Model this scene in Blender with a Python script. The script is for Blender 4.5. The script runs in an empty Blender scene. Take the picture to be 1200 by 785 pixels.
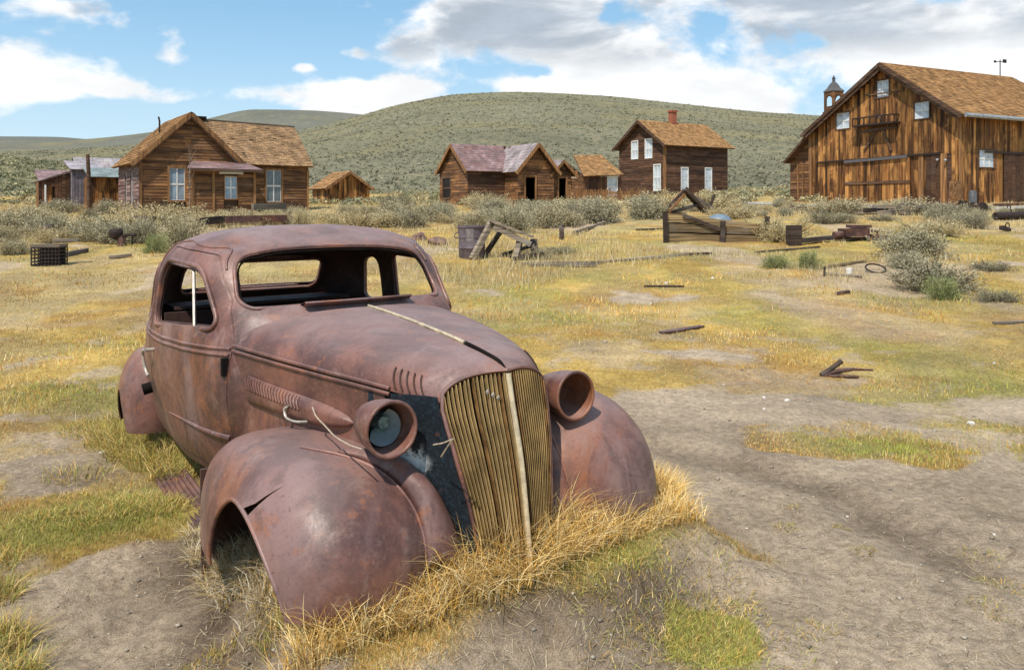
import bpy, bmesh, math, random
import numpy as np
from mathutils import Vector, Matrix, Euler, noise as mnoise
from mathutils.bvhtree import BVHTree

rng = np.random.default_rng(7)
random.seed(7)
SC = bpy.context.scene
COL = SC.collection

# ------------------------------------------------------------------ camera
EYE, F, HZ, W0, H0 = 1.6, 900.0, 240.0, 1200.0, 785.0
cam = bpy.data.cameras.new("camera")
cam.sensor_width = 36.0
cam.lens = F / W0 * 36.0
cam.shift_y = (HZ - H0 / 2) / W0          # level camera, view shifted down
cam.clip_start, cam.clip_end = 0.05, 9000
camo = bpy.data.objects.new("camera", cam)
COL.objects.link(camo)
camo.location = (0, 0, EYE)
camo.rotation_euler = (math.pi / 2, 0, 0)
SC.camera = camo

# ------------------------------------------------------------------ light
SUN_DIR = Vector((-0.28, -0.50, 0.92)).normalized()      # towards the sun
sun_el = math.asin(SUN_DIR.z)
sun_az = math.atan2(SUN_DIR.x, SUN_DIR.y)                # from +Y, clockwise
sl = bpy.data.lights.new("sun", 'SUN')
sl.energy = 3.9
sl.angle = math.radians(0.6)
sl.color = (1.0, 0.93, 0.82)
slo = bpy.data.objects.new("sun", sl)
COL.objects.link(slo)
slo.rotation_euler = SUN_DIR.to_track_quat('Z', 'Y').to_euler()
slo.location = (-20, -15, 40)

SC.view_settings.view_transform = 'Standard'
SC.view_settings.look = 'None'
SC.view_settings.exposure = 0.28
SC.view_settings.gamma = 1.0


# ------------------------------------------------------------------ node helper
class NT:
    def __init__(s, tree):
        s.t = tree
        s.n = tree.nodes
        s.l = tree.links

    def node(s, typ, **kw):
        n = s.n.new(typ)
        for k, v in kw.items():
            setattr(n, k, v)
        return n

    def put(s, sock, v):
        if hasattr(v, 'is_linked') or isinstance(v, bpy.types.NodeSocket):
            s.l.new(v, sock)
        elif isinstance(v, (tuple, list)):
            sock.default_value = tuple(v) + (1.0,) * (len(sock.default_value) - len(v))
        else:
            sock.default_value = v

    def math(s, op, a, b=None, c=None, clamp=False):
        n = s.node('ShaderNodeMath', operation=op, use_clamp=clamp)
        for i, v in enumerate((a, b, c)):
            if v is not None:
                s.put(n.inputs[i], v)
        return n.outputs[0]

    def vmath(s, op, a, b=None):
        n = s.node('ShaderNodeVectorMath', operation=op)
        s.put(n.inputs[0], a)
        if b is not None:
            s.put(n.inputs[1], b)
        return n.outputs[0]

    def mix(s, f, a, b, mode='MIX'):
        n = s.node('ShaderNodeMix', data_type='RGBA', blend_type=mode)
        s.put(n.inputs[0], f)
        s.put(n.inputs[6], a)
        s.put(n.inputs[7], b)
        return n.outputs[2]

    def noise(s, vec, scale, detail=4, rough=0.55, dist=0.0):
        n = s.node('ShaderNodeTexNoise')
        if vec is not None:
            s.l.new(vec, n.inputs['Vector'])
        n.inputs['Scale'].default_value = scale
        n.inputs['Detail'].default_value = detail
        n.inputs['Roughness'].default_value = rough
        n.inputs['Distortion'].default_value = dist
        return n.outputs[0]

    def ramp(s, f, lo, hi, a=0.0, b=1.0):
        n = s.node('ShaderNodeMapRange', interpolation_type='SMOOTHSTEP')
        s.put(n.inputs[0], f)
        for i, v in zip((1, 2, 3, 4), (lo, hi, a, b)):
            s.put(n.inputs[i], v)
        return n.outputs[0]


# ------------------------------------------------------------------ world: sky with clouds
wd = bpy.data.worlds.new("World")
SC.world = wd
wd.use_nodes = True
nt = NT(wd.node_tree)
nt.n.clear()
sky = nt.node('ShaderNodeTexSky', sky_type='NISHITA')
sky.sun_disc = False
sky.sun_elevation = sun_el
sky.sun_rotation = sun_az
sky.altitude = 2500
sky.air_density = 1.0
sky.dust_density = 0.6
sky.ozone_density = 1.0
tc = nt.node('ShaderNodeTexCoord')
sep = nt.node('ShaderNodeSeparateXYZ')
nt.l.new(tc.outputs['Generated'], sep.inputs[0])
dx, dy, dz = sep.outputs
az = nt.math('ARCTAN2', dx, dy)                          # 0 straight ahead, + to the right
el = nt.math('ARCSINE', dz)


def cloud_coord(du, dv, k=1.6):
    cmb = nt.node('ShaderNodeCombineXYZ')
    nt.put(cmb.inputs[0], nt.math('ADD', az, du))
    nt.put(cmb.inputs[1], nt.math('MULTIPLY', nt.math('ADD', el, dv), k))
    nt.put(cmb.inputs[2], 3.1)
    return cmb.outputs[0]


def cloud_noise(du, dv):
    return nt.noise(cloud_coord(du, dv), 7.0, 12, 0.54, 0.15)


def blob(a0, e0, sa, se, amp):
    """a bank of cloud at azimuth a0, elevation e0"""
    p = nt.math('POWER', nt.math('DIVIDE', nt.math('SUBTRACT', az, a0), sa), 2.0)
    q = nt.math('POWER', nt.math('DIVIDE', nt.math('SUBTRACT', el, e0), se), 2.0)
    return nt.math('MULTIPLY', nt.math('EXPONENT', nt.math('MULTIPLY', nt.math('ADD', p, q), -1.0)), amp)


def pxdir(x, y):
    return math.atan2(x - 600, F), math.atan2(HZ - y, math.hypot(F, x - 600))


banks = [(-20, 60, 45, 30, .26), (60, 8, 60, 14, .32), (50, 100, 80, 17, .36), (160, 112, 50, 16, .24), (-300, 60, 200, 60, .12), (330, 112, 130, 17, .44), (450, 100, 60, 14, .34), (590, 18, 110, 40, .66),
         (478, 62, 42, 20, .36), (410, 62, 24, 11, .46), (356, 79, 17, 7, .44), (900, 30, 250, 80, .62), (1030, 100, 330, 66, .62), (1250, 30, 200, 140, .5),
         (770, 85, 120, 46, .50), (700, 112, 90, 20, .34), (715, 22, 20, 30, -.34), (640, 84, 70, 12, -.3), (860, 75, 100, 50, .40), (880, 118, 90, 26, .3), (1900, 0, 500, 300, .4), (-1100, 100, 400, 160, .25)]
bias = None
for (x, y, sx, sy, am) in banks:
    a0, e0 = pxdir(x, y)
    b = blob(a0, e0, sx / F, sy / F, am)
    bias = b if bias is None else nt.math('ADD', bias, b)
high = nt.ramp(el, 0.32, 0.7, 0.0, 0.17)                 # broken cloud overhead, all round
bias = nt.math('MINIMUM', nt.math('ADD', bias, high), 0.52)
n0 = nt.math('MULTIPLY', nt.math('SUBTRACT', cloud_noise(0, 0), .5), 1.9)
dens = nt.math('ADD', n0, bias)
cover = nt.ramp(dens, 0.19, 0.42)
n_up = nt.math('ADD', nt.math('MULTIPLY', nt.math('SUBTRACT', cloud_noise(-0.02, 0.03), .5), 1.9), bias)
thick = nt.ramp(n_up, 0.24, 0.46)                        # thickness on the side the sun comes from
soft = nt.noise(cloud_coord(1.7, 0.4, 3.2), 4.6, 8, 0.56, .3)
grey = nt.math('MULTIPLY', thick, nt.ramp(soft, 0.33, 0.56), clamp=True)
lowband = nt.ramp(el, 0.160, 0.212, 0.03, .92)            # dark bases show higher up, sunlit flanks lower down
grey = nt.math('MULTIPLY', grey, lowband)
veil = nt.ramp(nt.noise(cloud_coord(.3, .9, 2.6), 9, 9, .6), .35, .68, .86, 1.04)
gv_ = nt.node('ShaderNodeCombineXYZ')
for i in range(3):
    nt.put(gv_.inputs[i], veil)
cl = nt.mix(1.0, nt.mix(grey, (6.1, 6.15, 6.2), (2.6, 3.0, 3.5)), gv_.outputs[0], 'MULTIPLY')
haze_ = nt.ramp(el, 0.0, 0.34, .95, 0.45)                # air near the skyline is paler
skyc = nt.mix(haze_, nt.mix(1.0, sky.outputs[0], (.86, 1.03, .98), 'MULTIPLY'), nt.mix(nt.ramp(el, 0.02, .26), (3.6, 4.6, 5.2), (2.0, 3.5, 4.9)))
col = nt.mix(nt.math('MULTIPLY', cover, 0.96), skyc, cl)
bg = nt.node('ShaderNodeBackground')
nt.l.new(col, bg.inputs[0])
bg.inputs[1].default_value = 0.15
wo = nt.node('ShaderNodeOutputWorld')
nt.l.new(bg.outputs[0], wo.inputs[0])


# ------------------------------------------------------------------ materials
def new_mat(name):
    m = bpy.data.materials.new(name)
    m.use_nodes = True
    t = NT(m.node_tree)
    b = t.n['Principled BSDF']
    b.inputs['Specular IOR Level'].default_value = 0.3
    b.inputs['Roughness'].default_value = 0.85
    return m, t, b


def bump(t, b, height, strength=0.3, dist=0.01):
    n = t.node('ShaderNodeBump')
    n.inputs['Strength'].default_value = strength
    n.inputs['Distance'].default_value = dist
    t.l.new(height, n.inputs['Height'])
    t.l.new(n.outputs[0], b.inputs['Normal'])


def wob(p, amp, scale=2.2, seed=0.0):
    p = Vector(p) * scale + Vector((seed, seed * 2, 3.3))
    return amp * (mnoise.noise(p) + .5 * mnoise.noise(p * 2.7) + .25 * mnoise.noise(p * 6.1))


def wobble(o, amp, scale=2.2, seed=0.0):
    """shallow dents: push the skin in and out along its normals"""
    me = o.data
    n = [v.normal.copy() for v in me.vertices]
    for v, q in zip(me.vertices, n):
        v.co += q * wob(v.co, amp, scale, seed)
    me.update()


def coords(t, kind='Object', scale=(1, 1, 1)):
    c = t.node('ShaderNodeTexCoord').outputs[kind]
    if scale != (1, 1, 1):
        c = t.vmath('MULTIPLY', c, scale)
    return c


def obj_random(t):
    return t.node('ShaderNodeObjectInfo').outputs['Random']


def attr(t, name='col'):
    return t.node('ShaderNodeAttribute', attribute_name=name).outputs['Color']


def mat_rust(name, tint=1.0, patina=0.75, rough=(0.36, 0.62)):
    m, t, b = new_mat(name)
    c = coords(t)
    n1 = t.noise(c, 2.6, 8, 0.62, 0.4)
    n2 = t.noise(c, 1.15, 6, 0.6, 0.6)
    n3 = t.noise(c, 11, 8, 0.68)
    n4 = t.noise(t.vmath('MULTIPLY', c, (9, 9, 0.9)), 1.0, 7, 0.6, 0.3)
    n5 = t.noise(c, 70, 5, 0.7)
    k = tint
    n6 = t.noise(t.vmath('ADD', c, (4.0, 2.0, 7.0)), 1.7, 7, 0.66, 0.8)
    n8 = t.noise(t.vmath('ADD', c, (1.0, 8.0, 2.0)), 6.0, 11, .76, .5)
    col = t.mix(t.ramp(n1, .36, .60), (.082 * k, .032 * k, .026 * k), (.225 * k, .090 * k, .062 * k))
    col = t.mix(t.math('MULTIPLY', t.ramp(n2, .46, .62), patina), col, (.290 * k, .178 * k, .165 * k))
    col = t.mix(t.math('MULTIPLY', t.ramp(n6, .54, .64), .62), col, (.33 * k, .115 * k, .045 * k))
    col = t.mix(t.math('MULTIPLY', t.ramp(n8, .48, .60), .42), col, (.070 * k, .030 * k, .026 * k))
    col = t.mix(t.math('MULTIPLY', t.ramp(n8, .47, .36), .45), col, (.31 * k, .20 * k, .165 * k))
    col = t.mix(t.math('MULTIPLY', t.ramp(n3, .57, .68), .55), col, (.34 * k, .115 * k, .038 * k))
    col = t.mix(t.math('MULTIPLY', t.ramp(n4, .54, .68), .50), col, (.050 * k, .022 * k, .018 * k))
    col = t.mix(t.math('MULTIPLY', t.ramp(n5, .56, .70), .40), col, (.28 * k, .185 * k, .150 * k))
    col = t.mix(t.math('MULTIPLY', t.ramp(n5, .44, .32), .55), col, (.05 * k, .022 * k, .018 * k))
    t.put(b.inputs['Roughness'], t.ramp(n8, .36, .62, rough[0], rough[1]))
    b.inputs['Specular IOR Level'].default_value = .5
    n7 = t.noise(c, 240, 3, .7)
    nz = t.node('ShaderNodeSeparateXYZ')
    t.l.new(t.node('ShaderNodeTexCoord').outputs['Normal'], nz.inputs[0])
    sky_sheen = t.math('MULTIPLY', t.ramp(t.math('ADD', nz.outputs[2], t.math('MULTIPLY', t.math('SUBTRACT', n6, .5), .7)), .62, 1.02), .36)
    col = t.mix(sky_sheen, col, (.36 * k, .265 * k, .25 * k))       # sky sheen painted pale into faces that look up
    pit = t.ramp(t.noise(c, 34, 6, .75), .60, .72)
    col = t.mix(t.math('MULTIPLY', pit, .55), col, (.045 * k, .020 * k, .016 * k))
    flake = t.ramp(t.noise(t.vmath('ADD', c, (9.0, 1.0, 3.0)), 5.5, 9, .78, .4), .62, .66)
    col = t.mix(t.math('MULTIPLY', flake, .5), col, (.26 * k, .14 * k, .11 * k))
    t.put(b.inputs['Base Color'], col)
    hsum = t.math('ADD', t.math('ADD', t.math('MULTIPLY', n5, .35), t.math('MULTIPLY', n7, .15)), t.math('SUBTRACT', n3, t.math('MULTIPLY', pit, .5)))
    bump(t, b, hsum, 0.24, 0.006)
    b.inputs['Coat Weight'].default_value = .22 if tint > .6 else 0
    b.inputs['Coat Roughness'].default_value = .42
    return m


def mat_plain(name, col, rough=0.7, metal=0.0, var=0.35, scale=12, spec=0.4, bmp=0.15):
    m, t, b = new_mat(name)
    n = t.noise(coords(t), scale, 6, 0.62)
    c = t.mix(t.ramp(n, .32, .68), tuple(x * (1 - var) for x in col), tuple(min(1, x * (1 + var)) for x in col))
    t.put(b.inputs['Base Color'], c)
    b.inputs['Roughness'].default_value = rough
    b.inputs['Metallic'].default_value = metal
    b.inputs['Specular IOR Level'].default_value = spec
    bump(t, b, n, bmp, 0.01)
    return m


def mat_wood(name, dark, light, axis='x', vary=0.5, grain=14.0, weather=(.3, .27, .24), wamt=0.25, streak=(.33, .15, .045), samt=0.0):
    """weathered timber: grain runs along local axis; every plank gets its own tone"""
    m, t, b = new_mat(name)
    geo = t.node('ShaderNodeNewGeometry').outputs['Position']
    r = obj_random(t)
    off = t.node('ShaderNodeCombineXYZ')
    t.put(off.inputs[0], t.math('MULTIPLY', r, 31.0))
    t.put(off.inputs[1], t.math('MULTIPLY', r, 17.0))
    p = t.vmath('ADD', geo, off.outputs[0])
    if axis == 'z':
        n1 = t.noise(t.vmath('MULTIPLY', p, (grain, grain, .55)), 1.0, 8, 0.65, 0.3)
        n2 = t.noise(t.vmath('MULTIPLY', p, (1.5, 1.5, .35)), 1.0, 6, 0.6, 0.5)
    else:
        n1 = t.noise(t.vmath('MULTIPLY', p, (.6, .6, grain)), 1.0, 8, 0.65, 0.3)
        n2 = t.noise(t.vmath('MULTIPLY', p, (.5, .5, 1.6)), 1.0, 6, 0.6, 0.5)
    col = t.mix(t.ramp(n1, .34, .66), dark, light)
    col = t.mix(t.math('MULTIPLY', t.ramp(n2, .5, .68), wamt), col, weather)
    if samt:
        n3 = t.noise(t.vmath('MULTIPLY', p, (.8, .8, .5)), 1.0, 6, 0.6, 0.8)
        col = t.mix(t.math('MULTIPLY', t.ramp(n3, .47, .62), samt), col, streak)
    tone = t.math('ADD', t.math('MULTIPLY', r, 2 * vary), 1 - vary)
    cmb = t.node('ShaderNodeCombineXYZ')
    for i in range(3):
        t.put(cmb.inputs[i], tone)
    col = t.mix(1.0, col, cmb.outputs[0], 'MULTIPLY')
    t.put(b.inputs['Base Color'], col)
    b.inputs['Roughness'].default_value = 0.8
    bump(t, b, n1, 0.3, 0.01)
    return m


def mat_attr(name, rough=0.9, var=0.25, scale=6.0, spec=0.2, trans=0.0):
    """colour comes per face/point from the attribute 'col' (leaf, blade, shingle colours)"""
    m, t, b = new_mat(name)
    n = t.noise(t.node('ShaderNodeNewGeometry').outputs['Position'], scale, 5, 0.6)
    g = t.node('ShaderNodeCombineXYZ')
    v = t.ramp(n, .3, .7, 1 - var, 1 + var)
    for i in range(3):
        t.put(g.inputs[i], v)
    t.put(b.inputs['Base Color'], t.mix(1.0, attr(t), g.outputs[0], 'MULTIPLY'))
    b.inputs['Roughness'].default_value = rough
    b.inputs['Specular IOR Level'].default_value = spec
    return m


# ------------------------------------------------------------------ mesh helpers
def link(name, me, mat=None, parent=None):
    o = bpy.data.objects.new(name, me)
    COL.objects.link(o)
    if mat is not None and len(me.materials) == 0:
        me.materials.append(mat)
    if parent is not None:
        o.parent = parent
    return o


def sharpen(me, ang=38):
    bm = bmesh.new()
    bm.from_mesh(me)
    th = math.radians(ang)
    for e in bm.edges:
        e.smooth = not (len(e.link_faces) == 2 and e.calc_face_angle(0) > th)
    for f_ in bm.faces:
        f_.smooth = True
    bm.to_mesh(me)
    bm.free()


def raw(name, v, f, smooth=None, recalc=True):
    me = bpy.data.meshes.new(name)
    me.from_pydata([tuple(map(float, p)) for p in v], [], [tuple(map(int, q)) for q in f])
    if recalc:
        bm = bmesh.new()
        bm.from_mesh(me)
        bmesh.ops.recalc_face_normals(bm, faces=bm.faces)
        bm.to_mesh(me)
        bm.free()
    me.update()
    if smooth:
        sharpen(me, smooth)
    return me


def part(name, v, f, mat, parent=None, smooth=None, recalc=True):
    return link(name, raw(name, v, f, smooth, recalc), mat, parent)


class MB:
    """collects shapes into one mesh"""

    def __init__(s):
        s.v, s.f = [], []

    def add(s, v, f):
        n = len(s.v)
        s.v += [tuple(p) for p in v]
        s.f += [tuple(i + n for i in q) for q in f]
        return s

    def box(s, c, d, rot=None):
        v, f = box_vf(c, d, rot)
        return s.add(v, f)

    def tube(s, pts, r, n=8, cap=True):
        v, f = tube_vf(pts, r, n, cap)
        return s.add(v, f)

    def build(s, name, mat, parent=None, smooth=None):
        return part(name, s.v, s.f, mat, parent, smooth)


def box_vf(c, d, rot=None):
    v = []
    for x in (-.5, .5):
        for y in (-.5, .5):
            for z in (-.5, .5):
                p = Vector((x * d[0], y * d[1], z * d[2]))
                if rot is not None:
                    p = rot @ p
                v.append(p + Vector(c))
    f = [(0, 1, 3, 2), (4, 6, 7, 5), (0, 4, 5, 1), (2, 3, 7, 6), (0, 2, 6, 4), (1, 5, 7, 3)]
    return v, f


def tube_vf(pts, r, n=8, cap=True):
    pts = [Vector(p) for p in pts]
    rs = list(r) if hasattr(r, '__len__') else [r] * len(pts)
    v, f = [], []
    up = None
    for i, p in enumerate(pts):
        d = (pts[min(i + 1, len(pts) - 1)] - pts[max(i - 1, 0)])
        d = d.normalized() if d.length > 1e-9 else Vector((0, 0, 1))
        if up is None:
            up = Vector((0, 0, 1)) if abs(d.z) < .9 else Vector((1, 0, 0))
        a = (up - d * up.dot(d))
        a = a.normalized() if a.length > 1e-6 else d.orthogonal().normalized()
        up = a
        b = d.cross(a)
        for k in range(n):
            t = 2 * math.pi * k / n
            v.append(p + (a * math.cos(t) + b * math.sin(t)) * rs[i])
    for i in range(len(pts) - 1):
        for k in range(n):
            f.append((i * n + k, i * n + (k + 1) % n, (i + 1) * n + (k + 1) % n, (i + 1) * n + k))
    if cap:
        f.append(tuple(range(n - 1, -1, -1)))
        f.append(tuple(range((len(pts) - 1) * n, len(pts) * n)))
    return v, f


def grid_vf(P, close_u=False, close_v=False):
    nu, nv = P.shape[:2]
    f = []
    for i in range(nu - (0 if close_u else 1)):
        for j in range(nv - (0 if close_v else 1)):
            a, b = (i + 1) % nu, (j + 1) % nv
            f.append((i * nv + j, a * nv + j, a * nv + b, i * nv + b))
    return P.reshape(-1, 3), f


def prism(poly, axis, a, b):
    """polygon (2-D) extruded along an axis from a to b; poly coords are the two other axes in xyz order"""
    n = len(poly)
    v = []
    for w in (a, b):
        for p in poly:
            q = [p[0], p[1]]
            q.insert(axis, w)
            v.append(tuple(q))
    f = [tuple(range(n)), tuple(range(2 * n - 1, n - 1, -1))]
    for i in range(n):
        j = (i + 1) % n
        f.append((i, j, n + j, n + i))
    return v, f


def round_poly(pts, radii, n=6):
    out = []
    m = len(pts)
    radii = radii if hasattr(radii, '__len__') else [radii] * m
    for i in range(m):
        p0, p, p1 = Vector(pts[i - 1]), Vector(pts[i]), Vector(pts[(i + 1) % m])
        a, b = (p0 - p), (p1 - p)
        r = min(radii[i], a.length * .49, b.length * .49)
        s, e = p + a.normalized() * r, p + b.normalized() * r
        for k in range(n + 1):
            t = k / n
            out.append(tuple((1 - t) ** 2 * s + 2 * t * (1 - t) * p + t * t * e))
    return out


def solid_boolean(o, cutters, op='DIFFERENCE', thick=None):
    """apply a solidify and booleans, leaving plain mesh data"""
    if thick:
        s = o.modifiers.new('s', 'SOLIDIFY')
        s.thickness = thick
        s.offset = -1
        s.use_even_offset = False
        if len(o.data.materials) > 1:
            s.material_offset = 1
    tmp = []
    for (v, f), how in cutters:
        c = part('cutter', v, f, None, o.parent)
        tmp.append(c)
        bm_ = o.modifiers.new('b', 'BOOLEAN')
        bm_.operation = how or op
        bm_.solver = 'EXACT'
        bm_.object = c
    dg = bpy.context.evaluated_depsgraph_get()
    dg.update()
    me = bpy.data.meshes.new_from_object(o.evaluated_get(dg))
    o.modifiers.clear()
    o.data = me
    for c in tmp:
        bpy.data.objects.remove(c)
    return o


def pchip(xs, ys, q):
    xs, ys, q = np.asarray(xs, float), np.asarray(ys, float), np.asarray(q, float)
    h = np.diff(xs)
    d = np.diff(ys) / h
    m = np.zeros_like(ys)
    for i in range(1, len(xs) - 1):
        if d[i - 1] * d[i] > 0:
            w1, w2 = 2 * h[i] + h[i - 1], h[i] + 2 * h[i - 1]
            m[i] = (w1 + w2) / (w1 / d[i - 1] + w2 / d[i])
    m[0], m[-1] = d[0], d[-1]
    i = np.clip(np.searchsorted(xs, q) - 1, 0, len(h) - 1)
    t = np.clip((q - xs[i]) / h[i], 0, 1)
    return ((1 + 2 * t) * (1 - t) ** 2 * ys[i] + t * (1 - t) ** 2 * h[i] * m[i] + t * t * (3 - 2 * t) * ys[i + 1] + t * t * (t - 1) * h[i] * m[i + 1])


def tag(o, label=None, cat=None, group=None, kind=None):
    for k, v in (('label', label), ('category', cat), ('group', group), ('kind', kind)):
        if v:
            o[k] = v
    return o


def empty(name, loc, rot=(0, 0, 0)):
    o = bpy.data.objects.new(name, None)
    COL.objects.link(o)
    o.location = loc
    o.rotation_euler = rot
    o.empty_display_size = 0.2
    return o


def copy_tree(o, parent=None):
    c = o.copy()
    COL.objects.link(c)
    if parent is not None:
        c.parent = parent
    for ch in list(o.children):
        copy_tree(ch, c)
    return c
# ================================================================== THE CAR
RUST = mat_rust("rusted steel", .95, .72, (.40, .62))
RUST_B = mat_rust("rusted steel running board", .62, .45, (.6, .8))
RUST_D = mat_rust("rusted steel with painted shade", 0.30, 0.15, (.7, .9))  # darker copy of the rust; shade of the car's inside is in the tint
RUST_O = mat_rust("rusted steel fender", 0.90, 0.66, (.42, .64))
DARK = mat_plain("dark hollow", (.010, .008, .007), 0.95, spec=0.1)
CREAM = mat_plain("tarnished bright trim", (.62, .50, .33), 0.38, 0.35, .25, 30, .6)
BRASS = mat_plain("brassy grille bar", (.50, .35, .16), 0.36, 0.45, .28, 9, .6)
BRASS_R = mat_plain("rusted grille bar", (.24, .135, .05), .6, .2, .5, 14, .4)
PALE = mat_plain("worn plated metal", (.46, .41, .35), 0.4, 0.3, .25, 30, .6)
TEAL = mat_plain("teal corroded metal", (.16, .23, .21), 0.7, 0, .6, 40)
WIRE = mat_plain("pale wire", (.42, .34, .25), 0.8, 0, .3, 60)


def mat_flank():
    m, t, b = new_mat("old blue black paint with bare white patch")
    c = coords(t)
    s = t.node('ShaderNodeSeparateXYZ')
    t.l.new(c, s.inputs[0])
    n = t.noise(c, 16, 7, .65)
    n2 = t.noise(c, 60, 5, .7)
    col = t.mix(t.ramp(n2, .45, .75), (.008, .012, .017), (.022, .040, .055))
    col = t.mix(t.math('MULTIPLY', t.ramp(n, .60, .70), .8), col, (.16, .06, .035))
    lo = t.math('ADD', t.math('MULTIPLY', n, .35), s.outputs[2])
    yy = t.math('ABSOLUTE', s.outputs[1])
    patch = t.math('MULTIPLY', t.ramp(lo, 1.00, .96), t.ramp(t.math('ADD', yy, t.math('MULTIPLY', n, .1)), .315, .345))
    col = t.mix(t.math('MULTIPLY', patch, .92), col, (.62, .66, .68))
    t.put(b.inputs['Base Color'], col)
    b.inputs['Roughness'].default_value = .55
    b.inputs['Specular IOR Level'].default_value = .3
    bump(t, b, n2, .3, .01)
    return m


FLANK = mat_flank()
def curve(pts, n):
    q = np.array([tuple(p) for p in pts])
    t = np.linspace(0, len(pts) - 1, n)
    return list(np.stack([pchip(range(len(pts)), q[:, k], t) for k in range(3)], -1))


CAR_LOC, CAR_YAW, CAR_PITCH = (-.247, 3.244, EYE - 1.743), math.radians(-55.07), math.radians(-2.45)
car = empty("rusted_car", CAR_LOC, (0, CAR_PITCH, CAR_YAW))
tag(car, "rusted out two-door coupe wreck without glass or wheels, sunk in yellow grass", "car")
CAR_M = Matrix.Translation(CAR_LOC) @ Euler((0, CAR_PITCH, CAR_YAW)).to_matrix().to_4x4()

# ---- cab: horizontal slices, each a superellipse in plan
LV = np.array([
    # z     w     xf     xr    nf   nr
    [.40, .67, -.70, -3.62, 8, 2.6],
    [.50, .72, -.70, -3.72, 8, 2.6],
    [.66, .765, -.70, -3.78, 8, 2.5],
    [.86, .80, -.72, -3.70, 8, 2.5],
    [1.06, .80, -.78, -3.45, 6, 2.5],
    [1.18, .786, -.84, -3.14, 4.6, 2.7],
    [1.255, .776, -.92, -3.02, 4.2, 3.0],
    [1.31, .770, -1.03, -2.95, 4.4, 3.2],
    [1.42, .752, -1.14, -2.82, 4.6, 3.5],
    [1.52, .718, -1.24, -2.70, 4.4, 3.5],
    [1.585, .672, -1.33, -2.62, 4.0, 3.4],
    [1.625, .605, -1.42, -2.55, 3.4, 3.2],
    [1.660, .50, -1.52, -2.45, 3.0, 2.8],
    [1.684, .34, -1.63, -2.32, 2.5, 2.5],
    [1.697, .16, -1.76, -2.16, 2.2, 2.2],
    [1.700, .02, -1.90, -1.98, 2, 2]])
XM = -1.78


def cab_grid(nlev=84, nphi=144):
    L = np.linspace(0, len(LV) - 1, nlev)
    z, w, xf, xr, nf, nr = [pchip(np.arange(len(LV)), LV[:, k], L) for k in range(6)]
    ph = np.linspace(0, 2 * np.pi, nphi, endpoint=False)
    P = np.zeros((nlev, nphi, 3))
    for i in range(nlev):
        c, s = np.cos(ph), np.sin(ph)
        n = np.where(c >= 0, nf[i], nr[i])
        cx = np.sign(c) * np.abs(c) ** (2 / n)
        sy = np.sign(s) * np.abs(s) ** (2 / n)
        xm = np.clip(XM, xr[i] + .03, xf[i] - .03)
        x = xm + np.where(c >= 0, (xf[i] - xm) * cx, (xm - xr[i]) * cx)
        y = w[i] * sy
        taper = 1 - .20 * np.clip((x - XM) / .9, 0, 1.2) ** 1.75
        P[i, :, 0], P[i, :, 1], P[i, :, 2] = x, y * taper, z[i]
    return P


CABP = cab_grid()
_n = np.cross(np.roll(CABP, -1, 1) - np.roll(CABP, 1, 1), np.gradient(CABP, axis=0))
_n /= np.linalg.norm(_n, axis=-1, keepdims=True) + 1e-9
_n *= np.sign((_n * (CABP - np.array([-1.9, 0, .9]))).sum(-1, keepdims=True))
for (dp, dr, da_) in (((-1.42, -.52, 1.615), .085, .030), ((-1.46, -.40, 1.645), .06, -.006), ((-1.55, .3, 1.67), .12, .012), ((-1.3, -.76, .8), .16, .010), ((-1.75, -.79, .72), .12, .008)):
    CABP = CABP - _n * da_ * np.exp(-((CABP - np.array(dp)) ** 2).sum(-1, keepdims=True) / dr ** 2)
CABP = CABP + _n * np.array([[wob(p, .004) for p in row] for row in CABP])[..., None]
cab_v, cab_f = grid_vf(CABP, close_v=True)
cab_f = cab_f + [tuple(range((CABP.shape[0] - 1) * CABP.shape[1], CABP.shape[0] * CABP.shape[1]))]
CAB_BVH = BVHTree.FromPolygons([Vector(p) for p in cab_v], [list(q) for q in cab_f])


def side(x, z, sgn, out=0.0):
    hit = CAB_BVH.ray_cast(Vector((x, sgn * 2, z)), Vector((0, -sgn, 0)))
    if hit[0] is None:
        return Vector((x, sgn * .6, z))
    n = hit[1]
    if n.y * sgn < 0:
        n = -n
    return hit[0] + n * out


def frontal(y, z, sgn, out=0.0):
    hit = CAB_BVH.ray_cast(Vector((sgn * 6 - 1.8, y, z)), Vector((-sgn, 0, 0)))
    n = hit[1]
    if n.x * sgn < 0:
        n = -n
    return hit[0] + n * out


def grow(poly, d):
    c = Vector((sum(p[0] for p in poly) / len(poly), sum(p[1] for p in poly) / len(poly)))
    out = []
    for i, p in enumerate(poly):
        a, b = Vector(poly[i - 1]), Vector(poly[(i + 1) % len(poly)])
        t = (b - a).normalized()
        n = Vector((t.y, -t.x))
        if n.dot(Vector(p) - c) < 0:
            n = -n
        out.append(tuple(Vector(p) + n * d))
    return out


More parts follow.
